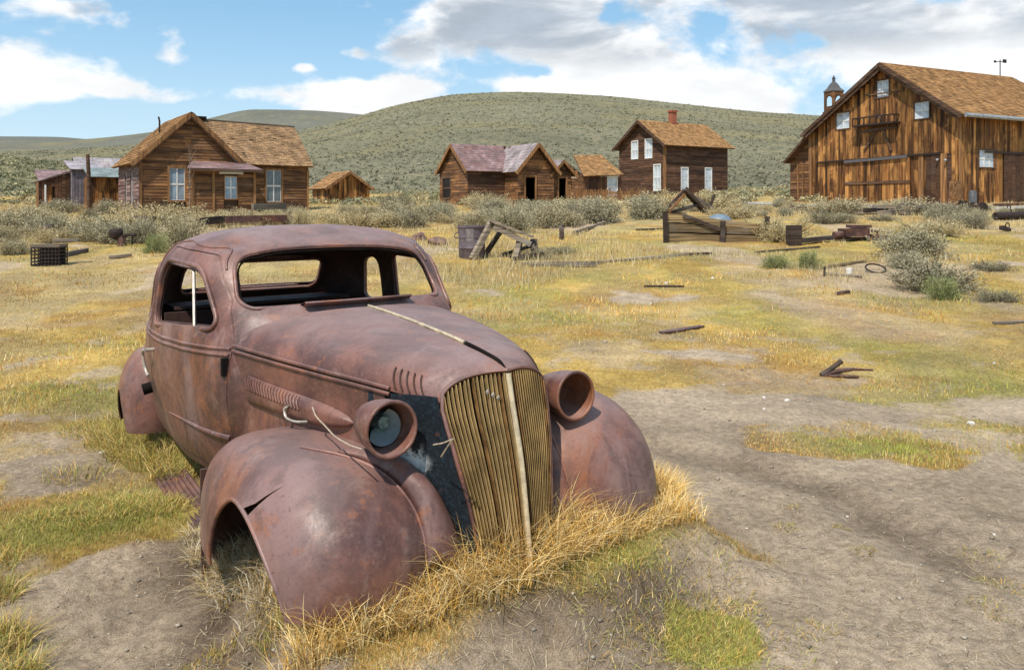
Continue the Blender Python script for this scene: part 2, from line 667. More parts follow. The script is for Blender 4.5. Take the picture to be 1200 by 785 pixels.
WS = round_poly([(-.565, 1.275), (.565, 1.275), (.540, 1.515), (.30, 1.553), (0, 1.560), (-.30, 1.553), (-.540, 1.515)],
                [.07, .07, .09, .1, .1, .1, .09], 7)                                     # windshield in y,z
RW = round_poly([(-.50, 1.275), (.50, 1.275), (.48, 1.465), (-.48, 1.465)], .055, 6)   # rear window
DW = round_poly([(-2.04, 1.150), (-1.14, 1.185), (-1.39, 1.465), (-2.00, 1.495)], [.08, .06, .08, .10], 7)
QW = round_poly([(-2.47, 1.17), (-2.225, 1.155), (-2.22, 1.475), (-2.41, 1.45)], [.06, .05, .08, .10], 6)
DOOR = round_poly([(-2.145, .56), (-1.90, .455), (-.985, .455), (-.985, 1.10), (-1.05, 1.20), (-1.345, 1.53), (-1.50, 1.555), (-2.13, 1.585)],
                  [.05, .12, .04, .05, .08, .05, .06, .14], 6)


def ycut(poly, sgn, a=.42, b=1.2):
    return prism(poly, 1, *((a, b) if sgn > 0 else (-b, -a)))


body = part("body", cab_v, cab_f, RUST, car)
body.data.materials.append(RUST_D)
cuts = [(prism(WS, 0, -1.75, -.4), None), (prism(RW, 0, -3.3, -2.1), None)]
for s in (-1, 1):
    cuts += [(ycut(grow(DOOR, .006), s), None), (ycut(QW, s), None)]
solid_boolean(body, cuts, thick=.022)
sharpen(body.data, 40)
for s in (-1, 1):
    d = part("door", cab_v, cab_f, RUST, car)
    d.data.materials.append(RUST_D)
    solid_boolean(d, [(ycut(DOOR, s), 'INTERSECT'), (ycut(DW, s, .3, 1.3), 'DIFFERENCE')], thick=.024)
    sharpen(d.data, 40)
    # raised frame round the door glass, the vent post, the double belt bead
    rim = MB()
    g = grow(DW, .016)
    rim.tube([side(x, z, s, .004) for x, z in g + g[:1]], .013, 8, False)
    rim.build("window_frame", RUST, d, 60)
    lin = MB()
    g = grow(DW, -.002)
    lin.tube([side(x, z, s, -.012) for x, z in g + g[:1]], .007, 6, False)
    lin.build("window_channel", RUST_D, d, 60)
    po = MB()
    po.tube([side(-1.36, 1.175, s, -.02), side(-1.50, 1.478, s, -.02)], .009, 6)
    po.build("vent_post", PALE, d, 60)
    for zz in (1.085, 1.055):
        be = MB()
        be.tube([side(x, zz, s, .001) for x in np.linspace(-2.14, -.995, 26)], .0085, 8)
        be.build("belt_molding", RUST, d, 60)
    sp = MB()
    xs = np.linspace(-1.82, -1.0, 20)
    sp.tube([side(x, .655 + .0 * x, s, .0) for x in xs], [.004 + .012 * ((x + 1.82) / .82) for x in xs], 8)
    sp.build("spear_molding", RUST, d, 60)
    h = MB()
    p0 = side(-2.05, .985, s, 0)
    o_ = Vector((0, s, 0))
    h.tube([p0, p0 + o_ * .05], .011, 8)
    h.tube(curve([p0 + o_ * .05 + Vector((.015, 0, .004)), p0 + o_ * .052 + Vector((-.03, 0, -.004)), p0 + o_ * .05 + Vector((-.062, 0, -.035)), p0 + o_ * .042 + Vector((-.062, 0, -.085)),
            p0 + o_ * .034 + Vector((-.035, 0, -.135)), p0 + o_ * .03 + Vector((-.002, 0, -.15))], 22), .0085, 8)
    h.build("door_handle", PALE, d, 60)
    hg = MB()
    q = side(-1.005, 1.0, s, .004)
    hg.box(q, (.035, .03, .085))
    hg.build("hinge", DARK, d)

# windshield and rear window lips, quarter window frames, body belt beads
lip = MB()
g = grow(WS, .008)
lip.tube([frontal(y, z, 1, .0) for y, z in g + g[:1]], .011, 8, False)
lip.build("windshield_frame", RUST, car, 60)
lip = MB()
g = grow(WS, -.004)
lip.tube([frontal(y, z, 1, -.014) for y, z in g + g[:1]], .006, 6, False)
lip.build("windshield_gasket", DARK, car, 60)
lip = MB()
g = grow(RW, .016)
lip.tube([frontal(y, z, -1, .0) for y, z in g + g[:1]], .010, 8, False)
lip.tube([frontal(y, z, -1, -.03) for y, z in g + g[:1]], .012, 8, False)
lip.build("rear_window_frame", RUST, car, 60)
for s in (-1, 1):
    lip = MB()
    g = grow(QW, .014)
    lip.tube([side(x, z, s, .0) for x, z in g + g[:1]], .011, 8, False)
    lip.build("quarter_window_frame", RUST, car, 60)
    be = MB()
    for zz in (1.085, 1.055):
        be = MB()
        be.tube([side(x, zz, s, .001) for x in np.linspace(-3.1, -2.155, 16)], .0085, 8)
        be.build("belt_molding", RUST, car, 60)
    gt = MB()
    rail = [(-2.19, 1.10), (-2.19, 1.49), (-2.12, 1.60), (-1.8, 1.612), (-1.5, 1.580), (-1.36, 1.555), (-1.26, 1.46)]
    rq = np.array(rail)
    tq = np.linspace(0, len(rail) - 1, 40)
    gt.tube([side(a, b_, s, .002) for a, b_ in zip(pchip(range(len(rail)), rq[:, 0], tq), pchip(range(len(rail)), rq[:, 1], tq))], .007, 6)
    gt.build("drip_rail", RUST, car, 60)

# inside: floor, dashboard, rear shelf and bulkhead
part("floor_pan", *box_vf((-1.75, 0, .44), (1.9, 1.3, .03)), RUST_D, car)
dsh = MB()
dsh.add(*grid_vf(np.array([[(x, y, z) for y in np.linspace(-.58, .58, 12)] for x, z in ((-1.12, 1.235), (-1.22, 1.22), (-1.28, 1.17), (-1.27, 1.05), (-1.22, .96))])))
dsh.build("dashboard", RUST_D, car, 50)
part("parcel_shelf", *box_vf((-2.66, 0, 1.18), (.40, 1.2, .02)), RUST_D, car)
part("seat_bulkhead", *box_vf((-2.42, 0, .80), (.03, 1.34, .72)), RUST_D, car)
st = MB()
st.tube([(-1.1, .36, .9), (-1.62, .36, 1.12)], .018, 8)
st.build("steering_column", RUST_D, car, 60)

# ---- hood
HX = [-.90, -.55, -.20, .08, .28, .40, .45]
HW = [.645, .575, .485, .395, .318, .262, .238]
HT = [1.262, 1.238, 1.206, 1.174, 1.145, 1.122, 1.100]
HB = [1.088, 1.072, 1.050, 1.028, 1.005, .985, .975]
HK = [.24, .16, .12, .14, .24, .36, .45]


def hood_pt(x, t, side_z=.60, inset=0.0):
    """t: 0 bottom of side, .4 belt, 1 centre line"""
    hw, zt, zb, k = [float(pchip(HX, a, [x])[0]) for a in (HW, HT, HB, HK)]
    hw -= inset
    if t <= .4:
        u = t / .4
        y, z = hw * (1.0 - .02 * (1 - u)), side_z + (zb - side_z) * u
    else:
        a = (t - .4) / .6 * math.pi / 2
        n = 2.35
        y, z = hw * max(math.cos(a), 0) ** (2 / n), zb + (zt - zb) * math.sin(a) ** (2 / n) - inset
    return Vector((x - k * abs(y) + (.0 if x > -.5 else 0), y, z))


def hood_grid(xs, ts, sgn, side_z=.6, inset=0.0):
    P = np.array([[hood_pt(x, t, side_z, inset) for t in ts] for x in xs])
    P[:, :, 1] *= sgn
    return P


NOTCH_X = .22
for s in (-1, 1):
    hp = part("hood_panel", *grid_vf(hood_grid(np.linspace(-.80, .452, 44), np.linspace(.41, .996, 26), s)), RUST, car, None)
    wobble(hp, .003, 2.6, 4)
    solid_boolean(hp, [], thick=.008)
    sharpen(hp.data, 50)
    hp.data.materials.clear()
    hp.data.materials.append(RUST)
    # nose ribs
    rb = MB()
    for i in range(5):
        x = .245 + .034 * i
        rb.tube([hood_pt(x - .012 * k, t, .6, -.002) * 1.0 for k, t in enumerate(np.linspace(.43, .62, 6))], .0035, 6)
    for i, p in enumerate(rb.v):
        rb.v[i] = (p[0], p[1] * s, p[2])
    rb.build("nose_rib", RUST_D, hp)
    hs = part("hood_side", *grid_vf(hood_grid(np.linspace(-.835, .185, 34), np.linspace(0.0, .395, 12), s, .56)), RUST, car, None)
    wobble(hs, .0025, 2.6, 6)
    solid_boolean(hs, [], thick=.008)
    sharpen(hs.data, 50)
    hs.data.materials.clear()
    hs.data.materials.append(RUST)
    be = MB()
    for t, rr in ((.425, .0085), (.395, .0085)):
        be.tube([hood_pt(x, t, .56, -.002) for x in np.linspace(-.83, .215, 30)], rr, 8)
    be.v = [(p[0], p[1] * s, p[2]) for p in be.v]
    be.build("belt_molding", RUST, hs, 60)
    # louvre bulge with ribs

    def hs_at(x, z, out):
        zb = float(pchip(HX, HB, [x])[0])
        p = hood_pt(x, .4 * (z - .56) / (zb - .56), .56, -out)
        return Vector((p.x, p.y * s, p.z))
    nx, nz = 34, 14

    def bulge(u, w_, extra=0.0):
        x = -.74 + .76 * u
        top, bot = .985 - .045 * u, .85
        prof = (min(1, u / .05) ** .5) * max(0, 1 - (max(0, u - .62) / .38) ** 2.2) ** .5
        zc, hh = (top + bot) / 2 - .02 * u, (top - bot) / 2 * max(prof, .02)
        return hs_at(x, zc + hh * w_, .004 + (.014 + .034 * u) * prof * max(0, 1 - w_ ** 4) + extra)
    P = np.array([[bulge(u, w_) for w_ in np.linspace(-1, 1, nz)] for u in np.linspace(0, 1, nx)])
    lb = part("louver_panel", *grid_vf(P), RUST, hs, 60)
    for i in range(19):
        u = .05 + .030 * i
        lv = MB()
        lv.tube([bulge(u + .010 * k, .93 - .21 * k, .0035) for k in range(5)], .0048, 6)
        lv.build("louver_rib", RUST, lb, 60)
    ht = MB()
    ht.tube(curve([hs_at(-.33, .905, .03), hs_at(-.345, .885, .05), hs_at(-.325, .855, .055), hs_at(-.27, .845, .05), hs_at(-.22, .85, .03)], 22), .0055, 6)
    ht.build("hood_latch", PALE, hs, 60)
    # inner flank left bare where the hood side stops
    zs = np.linspace(.16, 1.015, 22)
    P = np.zeros((len(zs), 12, 3))
    for i, z in enumerate(zs):
        wg = float(pchip([.1, .3, .45, .6, .8, .98, 1.1], [.130, .146, .161, .178, .212, .236, .24], [z])[0])
        xg = float(pchip([.1, .3, .45, .78, .98, 1.09], [.585, .575, .562, .523, .475, .452], [z])[0])
        a = Vector((xg - .45 * wg - .01, wg + .012, z))
        bq = Vector((.05, .40 - .02 * (z - .6), z))
        for j, u in enumerate(np.linspace(0, 1, 12)):
            q = a.lerp(bq, u)
            q.x -= .05 * math.sin(math.pi * u)
            q.y += .035 * math.sin(math.pi * u) ** 2 * (1 if u < .5 else .4)
            P[i, j] = (q.x, q.y * s, q.z)
    part("radiator_flank", *grid_vf(P), FLANK, car, 60)
    if s < 0:
        fl_bvh = BVHTree.FromPolygons([Vector(q) for q in P.reshape(-1, 3)], [list(q) for q in grid_vf(P)[1]])

tr = MB()
tr.tube([Vector((hood_pt(x, 1).x, .0, hood_pt(x, 1).z + .004)) for x in np.linspace(-.80, .14, 20)], .0085, 6)
tr.build("hood_strip", CREAM, car, 60)
tr = MB()
tr.tube([Vector((hood_pt(x, 1).x, .004 * math.sin(9 * x), hood_pt(x, 1).z + .001)) for x in np.linspace(.145, .43, 12)], [.010] * 10 + [.008, .004], 6)
tr.build("hood_seam", DARK, car, 60)
cv = MB()
cv.add(*grid_vf(np.array([[(-.885 - .05 * abs(y + .05) - dx_, y, 1.262 + dz_) for y in np.linspace(-.30, .30, 14)] for dx_, dz_ in ((.10, .004), (.05, .022), (0.0, .034), (-.004, .026), (0.03, .006))])))
cv.build("cowl_vent", RUST, car, 60)

# ---- grille
def gx(z):
    return float(pchip([.0, .3, .45, .78, .98, 1.09], [.585, .575, .562, .523, .475, .452], [z])[0])


def gw(z):
    return float(pchip([.0, .3, .45, .6, .8, .98, 1.1], [.128, .144, .159, .176, .210, .234, .238], [z])[0])


def gtop(y):
    return .972 + .122 * max(0, 1 - (abs(y) / .245) ** 2.35) ** (1 / 2.35)


GN = 15
for s in (-1, 1):
    for i in range(1, GN + 1):
        fr = i / (GN + .35)
        zt = gtop(fr * .236)
        b = MB()
        zz = np.linspace(.16, zt - .004, 16)
        bend = rng.normal(0, .0014) if rng.random() < .3 else 0.0
        jit = rng.normal(0, .0012)
        ring = []
        for z in zz:
            y = s * fr * gw(z) + jit + bend * math.sin((z - .16) / (zt - .16) * math.pi) ** 2
            x = gx(z) - .45 * abs(y)
            hw_ = .0015
            ring.append([(x + .004, y - hw_, z), (x + .007, y, z), (x + .004, y + hw_, z), (x - .016, y + hw_ * .6, z), (x - .016, y - hw_ * .6, z)])
        b.add(*grid_vf(np.array(ring), close_v=True))
        b.build("grille_bar", BRASS if rng.random() > .16 else BRASS_R, car, None)
cb = MB()
ring = []
for z in np.linspace(.20, 1.088, 18):
    x = gx(z)
    ring.append([(x - .002, -.0105, z), (x + .012, -.005, z), (x + .014, 0, z), (x + .012, .005, z), (x - .002, .0105, z), (x - .02, 0, z)])
cb.add(*grid_vf(np.array(ring), close_v=True))
cb.build("grille_center_bar", CREAM, car, 50)
em = MB()
for k in range(3):
    z = 1.025 - .006 * k
    y = -.085 + .018 * k
    em.box((gx(z) - .45 * abs(y) + .010, y, z - .006 * k), (.006, .016, .012), Euler((.5, 0, .4)).to_matrix())
em.build("grille_badge", PALE, car)
bk = []
for z in np.linspace(.12, 1.06, 14):
    bk.append([(gx(z) - .12 - .42 * abs(u) * gw(z), u * gw(z) * .99, min(z, gtop(u * .236) - .01)) for u in np.linspace(-1, 1, 13)])
part("radiator_core", *grid_vf(np.array(bk)), mat_plain("dark brown radiator core", (.018, .010, .006), .9, 0, .6, 50), car, 60)
for s in (-1, 1):
    sr = MB()
    pts = [(gx(z) - .45 * gw(z) - .006, s * (gw(z) + .006), z) for z in np.linspace(.12, .97, 14)]
    pts += [(gx(gtop(y)) - .45 * y - .004, s * y, gtop(y) + .004) for y in np.linspace(.232, 0, 12)]
    sr.tube(pts, .0085, 6)
    sr.build("grille_surround", RUST, car, 60)

# ---- headlights
HL = [(-.095, 0), (-.085, .03), (-.06, .055), (-.02, .078), (.04, .098), (.10, .111), (.155, .1165), (.165, .1175), (.178, .1170), (.183, .1135), (.174, .1105), (.14, .107), (.06, .098), (.01, .078), (-.03, .04), (-.04, 0)]
HL = [(a * .95, r_ * .875) for a, r_ in HL]
for s in (-1, 1):
    cx, cy, cz = (.16, s * .428, .922)
    n = 32
    P = np.array([[(cx + a, cy + r_ * math.cos(2 * math.pi * k / n), cz + r_ * math.sin(2 * math.pi * k / n)) for k in range(n)] for a, r_ in HL])
    hl = part("headlight", *grid_vf(P, close_v=True), RUST, car, 35)
    rg = MB()
    rg.tube([(cx + .168, cy + .0976 * math.cos(t), cz + .0976 * math.sin(t)) for t in np.linspace(0, 2 * math.pi, 40)], .0075, 8, False)
    rg.build("headlight_rim", RUST, hl, 60)
    if s < 0:
        P = np.array([[(cx + .02 + .10 * (r_ / .088) ** 2, cy + .012 + r_ * math.cos(t), cz - .012 + r_ * math.sin(t)) for t in np.linspace(-2.6, 1.3, 22)] for r_ in np.linspace(.005, .068, 8)])
        part("reflector", *grid_vf(P), mat_plain("tarnished reflector", (.30, .36, .37), .4, .2, .35, 7), hl, 60)
        bl = MB()
        bl.tube([(cx + .02, cy + .015, cz), (cx + .075, cy + .015, cz + .004)], [.028, .024], 12)
        bl.build("bulb_socket", TEAL, hl, 50)
    br = MB()
    br.tube([(cx - .01, cy, cz - .01), (cx - .0, cy - s * .09, cz - .025), (cx + .02, cy - s * .17, cz - .03)], [.05, .044, .05], 12)
    br.build("headlight_bracket", TEAL, hl, 50)


# ---- fenders
def egg(c, rf, rr, ru, rd, ro, ri, s, p=2.3, nu=72, nv=56, pr=None, sag=0.0):
    """rounded pontoon shape; poles on the y axis"""
    P = np.zeros((nu, nv, 3))
    for i, a in enumerate(np.linspace(0, 2 * math.pi, nu, endpoint=False)):
        for j, bq in enumerate(np.linspace(.004, math.pi - .004, nv)):
            d = np.array([math.cos(a) * math.sin(bq), math.cos(bq), math.sin(a) * math.sin(bq)])
            pp = p if d[0] > 0 or pr is None else p + (pr - p) * min(1, -d[0] * 1.6)
            d = d / (np.abs(d) ** pp).sum() ** (1 / pp)
            P[i, j] = (d[0] * (rf if d[0] > 0 else rr), d[1] * (ro if d[1] > 0 else ri), d[2] * (ru if d[2] > 0 else rd))
            P[i, j, 2] -= sag * max(0, -P[i, j, 0]) ** 2
    P += np.array(c)
    P[:, :, 1] *= s
    return P


def clip_below(o, z, keep_above=True, co=None, no=None):
    bm = bmesh.new()
    bm.from_mesh(o.data)
    bmesh.ops.bisect_plane(bm, geom=bm.verts[:] + bm.edges[:] + bm.faces[:], plane_co=co or (0, 0, z), plane_no=no or (0, 0, 1), clear_inner=True)
    bm.to_mesh(o.data)
    bm.free()


for s in (-1, 1):
    P = egg((-.12, .60, .42), .60, .74, .40 if s < 0 else .475, .40, .32 if s < 0 else .345, .50, s, 2.35 if s < 0 else 2.6, pr=2.7)
    fd = part("front_fender", *grid_vf(P, close_u=True), RUST_O, car)
    wobble(fd, .006, 2.4, 8 + s)
    fd.data.materials.append(RUST_D)
    clip_below(fd, .37 if s < 0 else .40)
    arch = [(-.07 + (.20 if math.cos(t) < 0 else .42) * math.cos(t), .31 + .345 * math.sin(t)) for t in np.linspace(math.pi * 1.0, -.1, 22)] + [(.36, .1), (-.275, .1)]
    cutters = [(prism(arch, 1, *((.62, 1.3) if s > 0 else (-1.3, -.62))), None)]
    if s < 0:
        tear = [(.02, .655), (.085, .685), (.155, .750), (.095, .665), (.05, .61)]
        cutters.append((prism(tear, 1, -1.3, -.70), None))
    solid_boolean(fd, cutters, thick=.007)
    sharpen(fd.data, 45)
    fb = BVHTree.FromPolygons([Vector(q) for q in P.reshape(-1, 3)], [list(q) for q in grid_vf(P, close_u=True)[1]])

    def fsurf(x, y, out=0.0):
        h = fb.ray_cast(Vector((x, y * s, 2)), Vector((0, 0, -1)))
        return h[0] + Vector((0, 0, out)) if h[0] is not None else None
    # seam where the fender crown meets the inner apron
    sm = MB()
    eye = CAR_M.inverted() @ Vector((0, 0, EYE))
    seam_px = [(352, 524), (400, 533), (440, 549), (468, 572), (487, 600), (497, 630), (500, 652)] if s < 0 else [(632, 488), (648, 514), (660, 545), (667, 572), (671, 602)]
    sq, tq = np.array(seam_px, float), np.linspace(0, len(seam_px) - 1, 28)
    pts = []
    for t in tq:
        u_, v_ = pchip(range(len(sq)), sq[:, 0], [t])[0], pchip(range(len(sq)), sq[:, 1], [t])[0]
        dv = CAR_M.inverted().to_3x3() @ Vector(((u_ - 600) / F, 1, -(v_ - HZ) / F))
        h = fb.ray_cast(eye, dv.normalized())
        if h[0] is not None:
            pts.append(h[0])
    sm.tube(pts, .0055, 8)
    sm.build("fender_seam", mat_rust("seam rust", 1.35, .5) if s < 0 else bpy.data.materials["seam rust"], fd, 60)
    if s < 0:
        # sheet metal apron between the crown of the fender and the radiator shell
        def cast(bv, lst, n):
            q_, out_ = np.array(lst, float), []
            for t in np.linspace(0, len(lst) - 1, n):
                u_, v_ = pchip(range(len(q_)), q_[:, 0], [t])[0], pchip(range(len(q_)), q_[:, 1], [t])[0]
                dv = CAR_M.inverted().to_3x3() @ Vector(((u_ - 600) / F, 1, -(v_ - HZ) / F))
                h = bv.ray_cast(eye, dv.normalized())
                out_.append(h[0] if h[0] is not None else None)
            last = next(p for p in out_ if p is not None)
            for i_, p in enumerate(out_):
                last = p if p is not None else last
                out_[i_] = last
            return out_
        inner = cast(fl_bvh, [(432, 529), (467, 536), (493, 553), (513, 575), (531, 610), (540, 634), (547, 665)], 20)
        outer = cast(fb, [(395, 530), (420, 537), (454, 556), (484, 590), (495, 620), (499, 645), (500, 668)], 20)
        APRON = np.zeros((20, 9, 3))
        for i_, (p, q) in enumerate(zip(inner, outer)):
            for j_, t in enumerate(np.linspace(0, 1, 9)):
                w_ = p.lerp(q, t)
                APRON[i_, j_] = (w_.x + .022 * math.sin(math.pi * t), w_.y, w_.z + .022 * math.sin(math.pi * t) + .003)
    AP = APRON.copy()
    AP[:, :, 1] *= -s
    ap = part("fender_apron", *grid_vf(AP), RUST_O, fd, 60)
    ap.data.materials.append(RUST_D)
    solid_boolean(ap, [], thick=.005)
    # rolled lip of the wheel opening
    lp = MB()
    lpts = []
    for t in np.linspace(math.pi * .99, .02, 26):
        x, z = -.07 + (.205 if math.cos(t) < 0 else .425) * math.cos(t), .31 + .35 * math.sin(t)
        h = fb.ray_cast(Vector((x, 2 * s, z)), Vector((0, -s, 0)))
        if h[0] is not None and z > .385:
            lpts.append(h[0])
    lp.tube(lpts, .008, 8)
    lp.build("wheel_arch_lip", RUST_O, fd, 60)
    P = egg((-2.86, .68, .48), .25, .52, .42, .30, .19, .25, s, 2.25, pr=2.1)
    rf_ = part("rear_fender", *grid_vf(P, close_u=True), RUST_O, car)
    rf_.data.materials.append(RUST_D)
    clip_below(rf_, .37)
    arch = [(-2.96 + .22 * math.cos(t), .32 + .30 * math.sin(t)) for t in np.linspace(math.pi, 0, 18)] + [(-2.74, .1), (-3.18, .1)]
    solid_boolean(rf_, [(prism(arch, 1, *((.70, 1.3) if s > 0 else (-1.3, -.70))), None)], thick=.007)
    sharpen(rf_.data, 45)
    part("arch_shade_panel", *box_vf((-.12, s * .47, .42), (1.0, .02, .44)), RUST_D, car)  # panels added to keep light out of the wheel arch
    part("arch_shade_panel", *box_vf((-.66, s * .66, .40), (.02, .40, .46)), RUST_D, car)
    part("arch_shade_panel", *box_vf((.34, s * .58, .42), (.02, .24, .24)), RUST_D, car)
    ax = MB()
    ax.tube([(-.16, s * .48, .38), (-.16, s * .66, .38)], [.07, .10], 14)
    ax.build("wheel_hub", RUST_D, car, 50)
    # running board: ribbed strip
    rbm = MB()
    x0, x1 = (-2.15, -1.22)
    prof = []
    for k in range(15):
        y = .61 + .175 * k / 14
        prof.append((y, .222 + .012 * (k % 2) - .03 * k / 14))
    P = np.array([[(x, s * y, z + .012 * math.sin(5 * x)) for y, z in prof] for x in np.linspace(x0, x1, 14)])
    rbm.add(*grid_vf(P))
    rbo = rbm.build("running_board", RUST_B, car)
    solid_boolean(rbo, [], thick=.006)
    rbo.data.materials.clear()
    rbo.data.materials.append(RUST_B)

for px_pts, yp in (([(366, 477), (370, 487), (381, 499), (395, 513), (409, 521), (424, 526)], -.545), ([(508, 521), (519, 519), (531, 514), (524, 524), (517, 535)], -.32)):
    pl = []
    for (u_, v_) in px_pts:
        dv = CAR_M.inverted().to_3x3() @ Vector(((u_ - 600) / F, 1, -(v_ - HZ) / F))
        pl.append(eye + dv * ((yp - eye.y) / dv.y))
    w_ = MB()
    w_.tube(curve(pl, 24), .0028, 6)
    w_.build("loose_wire", WIRE, car, 60)
stp = MB()
stp.tube([side(-2.33, .72, -1, -.02), side(-2.33, .72, -1, .05)], .035, 10)
stp.build("rubber_stop", DARK, car, 50)
# ================================================================== THE LAND
def pnoise(x, y, scale, seed=0, octs=4):
    """cheap vectorised value noise, about 0..1"""
    out = np.zeros_like(np.asarray(x, float))
    amp, tot = 1.0, 0.0
    for o_ in range(octs):
        r = np.random.default_rng(1000 + seed * 17 + o_)
        tab = r.random((256, 256))
        u, v = np.asarray(x) * scale * 2 ** o_ + 77.3 * o_, np.asarray(y) * scale * 2 ** o_ + 31.7 * o_
        iu, iv = np.floor(u).astype(int), np.floor(v).astype(int)
        fu, fv = u - iu, v - iv
        fu, fv = fu * fu * (3 - 2 * fu), fv * fv * (3 - 2 * fv)
        a, b = iu % 256, iv % 256
        a1, b1 = (iu + 1) % 256, (iv + 1) % 256
        out += amp * ((tab[a, b] * (1 - fu) + tab[a1, b] * fu) * (1 - fv) + (tab[a, b1] * (1 - fu) + tab[a1, b1] * fu) * fv)
        tot += amp
        amp *= .5
    return out / tot


CA, CB = np.array([math.cos(CAR_YAW), math.sin(CAR_YAW)]), np.array([-math.sin(CAR_YAW), math.cos(CAR_YAW)])


def carxy(x, y):
    dx_, dy_ = x - CAR_LOC[0], y - CAR_LOC[1]
    return dx_ * CA[0] + dy_ * CA[1], dx_ * CB[0] + dy_ * CB[1]


def sstep(a, b, t):
    t = np.clip((t - a) / (b - a), 0, 1)
    return t * t * (3 - 2 * t)


def base_h(x, y):
    x, y = np.asarray(x, float), np.asarray(y, float)
    z = pchip([-60, -5, 2.6, 3.6, 5, 7, 10, 13, 18, 22, 36, 45, 52, 75, 110, 4000], [.2, .1, .06, .02, -.07, -.13, -.11, .0, .33, .5, 1.1, 1.42, 1.52, 2.3, 3.1, 3.3], np.clip(y, -60, 3999).ravel()).reshape(y.shape)
    z = z + .013 * np.clip(x, 0, 40) * np.clip((y - 18) / 22, 0, 1)
    return z


RUT = [(.98, 5.35), (1.30, 5.0), (1.62, 4.62), (1.78, 4.2), (1.82, 3.8), (1.98, 3.3)]


def rut_dist(x, y):
    d = np.full(np.shape(x), 9.0)
    for (ax_, ay_), (bx_, by_) in zip(RUT[:-1], RUT[1:]):
        t = np.clip(((x - ax_) * (bx_ - ax_) + (y - ay_) * (by_ - ay_)) / ((bx_ - ax_) ** 2 + (by_ - ay_) ** 2), 0, 1)
        d = np.minimum(d, np.hypot(x - ax_ - t * (bx_ - ax_), y - ay_ - t * (by_ - ay_)))
    return d


def land(x, y):
    x, y = np.asarray(x, float), np.asarray(y, float)
    z = base_h(x, y)
    d = np.hypot(x, y)
    near = np.clip(1.5 - d / 14, 0, 1)
    z = z + (pnoise(x, y, .5, 3) - .5) * .12 * np.clip(d / 9, .25, 2.0) + (pnoise(x, y, 3.2, 5, 4) - .5) * .05 * near + (pnoise(x, y, 14, 8, 4) - .5) * .030 * near
    a, b = carxy(x, y)
    # earth heaped and grown up round the wreck's nose
    nz = pnoise(x, y, 2.6, 4) - .5
    mound = sstep(.92, .56, a + .35 * nz) * sstep(-1.0, -.35, a) * sstep(-.86, -.70, b + .22 * nz) * sstep(1.30, 1.02, b + .25 * nz)
    z = z + .150 * mound + .05 * sstep(.9, .2, np.abs(b - .4)) * mound
    z = z - .030 * np.exp(-(rut_dist(x, y) / .18) ** 2) + .012 * np.exp(-((rut_dist(x, y) - .32) / .12) ** 2)
    # scoured hollow on the near left
    hol = np.exp(-(((x + 1.35) / .75) ** 2 + ((y - 2.75) / .75) ** 2))
    z = z - .09 * hol
    return z


def ground_px(u, v):
    """where the ground seen at photo pixel u,v lies"""
    k = (u - 600) / F
    d = np.concatenate([np.linspace(2.2, 12, 200), np.linspace(12, 120, 700)])
    zr = EYE - (v - HZ) / F * d
    below = np.nonzero(zr <= base_h(k * d, d))[0]
    dd = d[below[0]] if len(below) else 90.0
    return k * dd, dd


def at_px(u, d):
    return (u - 600) / F * d, d


# ---- where soil is bare, green or golden (world-space patches)
def patch(u, v, su, sv, amp):
    x, y = ground_px(u, v)
    x2, _ = ground_px(u + su, v)
    _, y2 = ground_px(u, v - sv)
    return (x, y, max(abs(x2 - x), .05), max(abs(y2 - y), .08), amp)


DIRT = [patch(*p) for p in [(900, 640, 150, 60, .75), (1050, 720, 170, 60, .6), (860, 560, 90, 40, .7), (980, 590, 120, 35, .5), (1120, 600, 90, 60, .3), (780, 480, 90, 22, .34), (840, 415, 80, 12, .4), (740, 352, 60, 8, .38),
                            (1150, 520, 70, 14, .25), (1180, 750, 60, 50, .3), (120, 715, 80, 50, 1.3), (215, 740, 60, 50, 1.2), (190, 670, 50, 25, .9), (60, 700, 30, 40, .8), (90, 520, 110, 28, .5), (60, 570, 60, 22, .5), (600, 745, 200, 34, .8), (420, 770, 150, 30, .7), (840, 640, 40, 30, .5), (560, 345, 40, 6, .3), (690, 770, 60, 20, .4), (930, 690, 120, 60, .4),
                            (60, 440, 50, 12, .2), (1190, 310, 40, 10, .3), (640, 325, 60, 5, .15), (120, 290, 40, 6, .35), (880, 240, 40, 4, .2), (450, 775, 200, 30, .35), (700, 722, 130, 34, 1.1), (825, 650, 40, 30, .9), (590, 765, 140, 24, 1.0), (200, 720, 90, 60, 1.2), (290, 745, 60, 40, 1.0), (420, 785, 120, 24, .7), (1010, 482, 200, 18, .55), (1130, 565, 110, 26, .6), (330, 750, 60, 30, .8)]]
DIRT = [(a, b, c * 1.35, d * 1.35, e * 1.15) for a, b, c, d, e in DIRT]
GREEN = [patch(*p) for p in [(990, 530, 110, 14, .95), (930, 512, 40, 10, .6), (800, 735, 110, 55, 1.2), (130, 600, 110, 26, 1.1), (60, 620, 60, 22, .8), (1180, 680, 60, 50, .6), (1100, 430, 100, 30, .5), (1000, 405, 70, 12, .5), (640, 325, 90, 8, .5),
                             (900, 300, 120, 8, .5), (170, 530, 40, 16, .5), (60, 310, 80, 10, .35), (700, 375, 100, 10, .4), (1000, 470, 120, 15, .4), (1130, 280, 80, 6, .5), (250, 760, 40, 30, .5), (1060, 360, 60, 10, .4)]]
BAREOUT = [patch(*p) for p in [(990, 530, 100, 12, 1.5), (925, 512, 40, 9, 1.2), (1090, 546, 50, 8, .9), (790, 735, 90, 40, 1.15), (850, 745, 80, 40, 1.2), (760, 765, 60, 24, .9), (130, 600, 110, 24, .9), (1180, 690, 50, 50, .5), (60, 625, 60, 18, .6), (5, 740, 16, 60, .9)]]
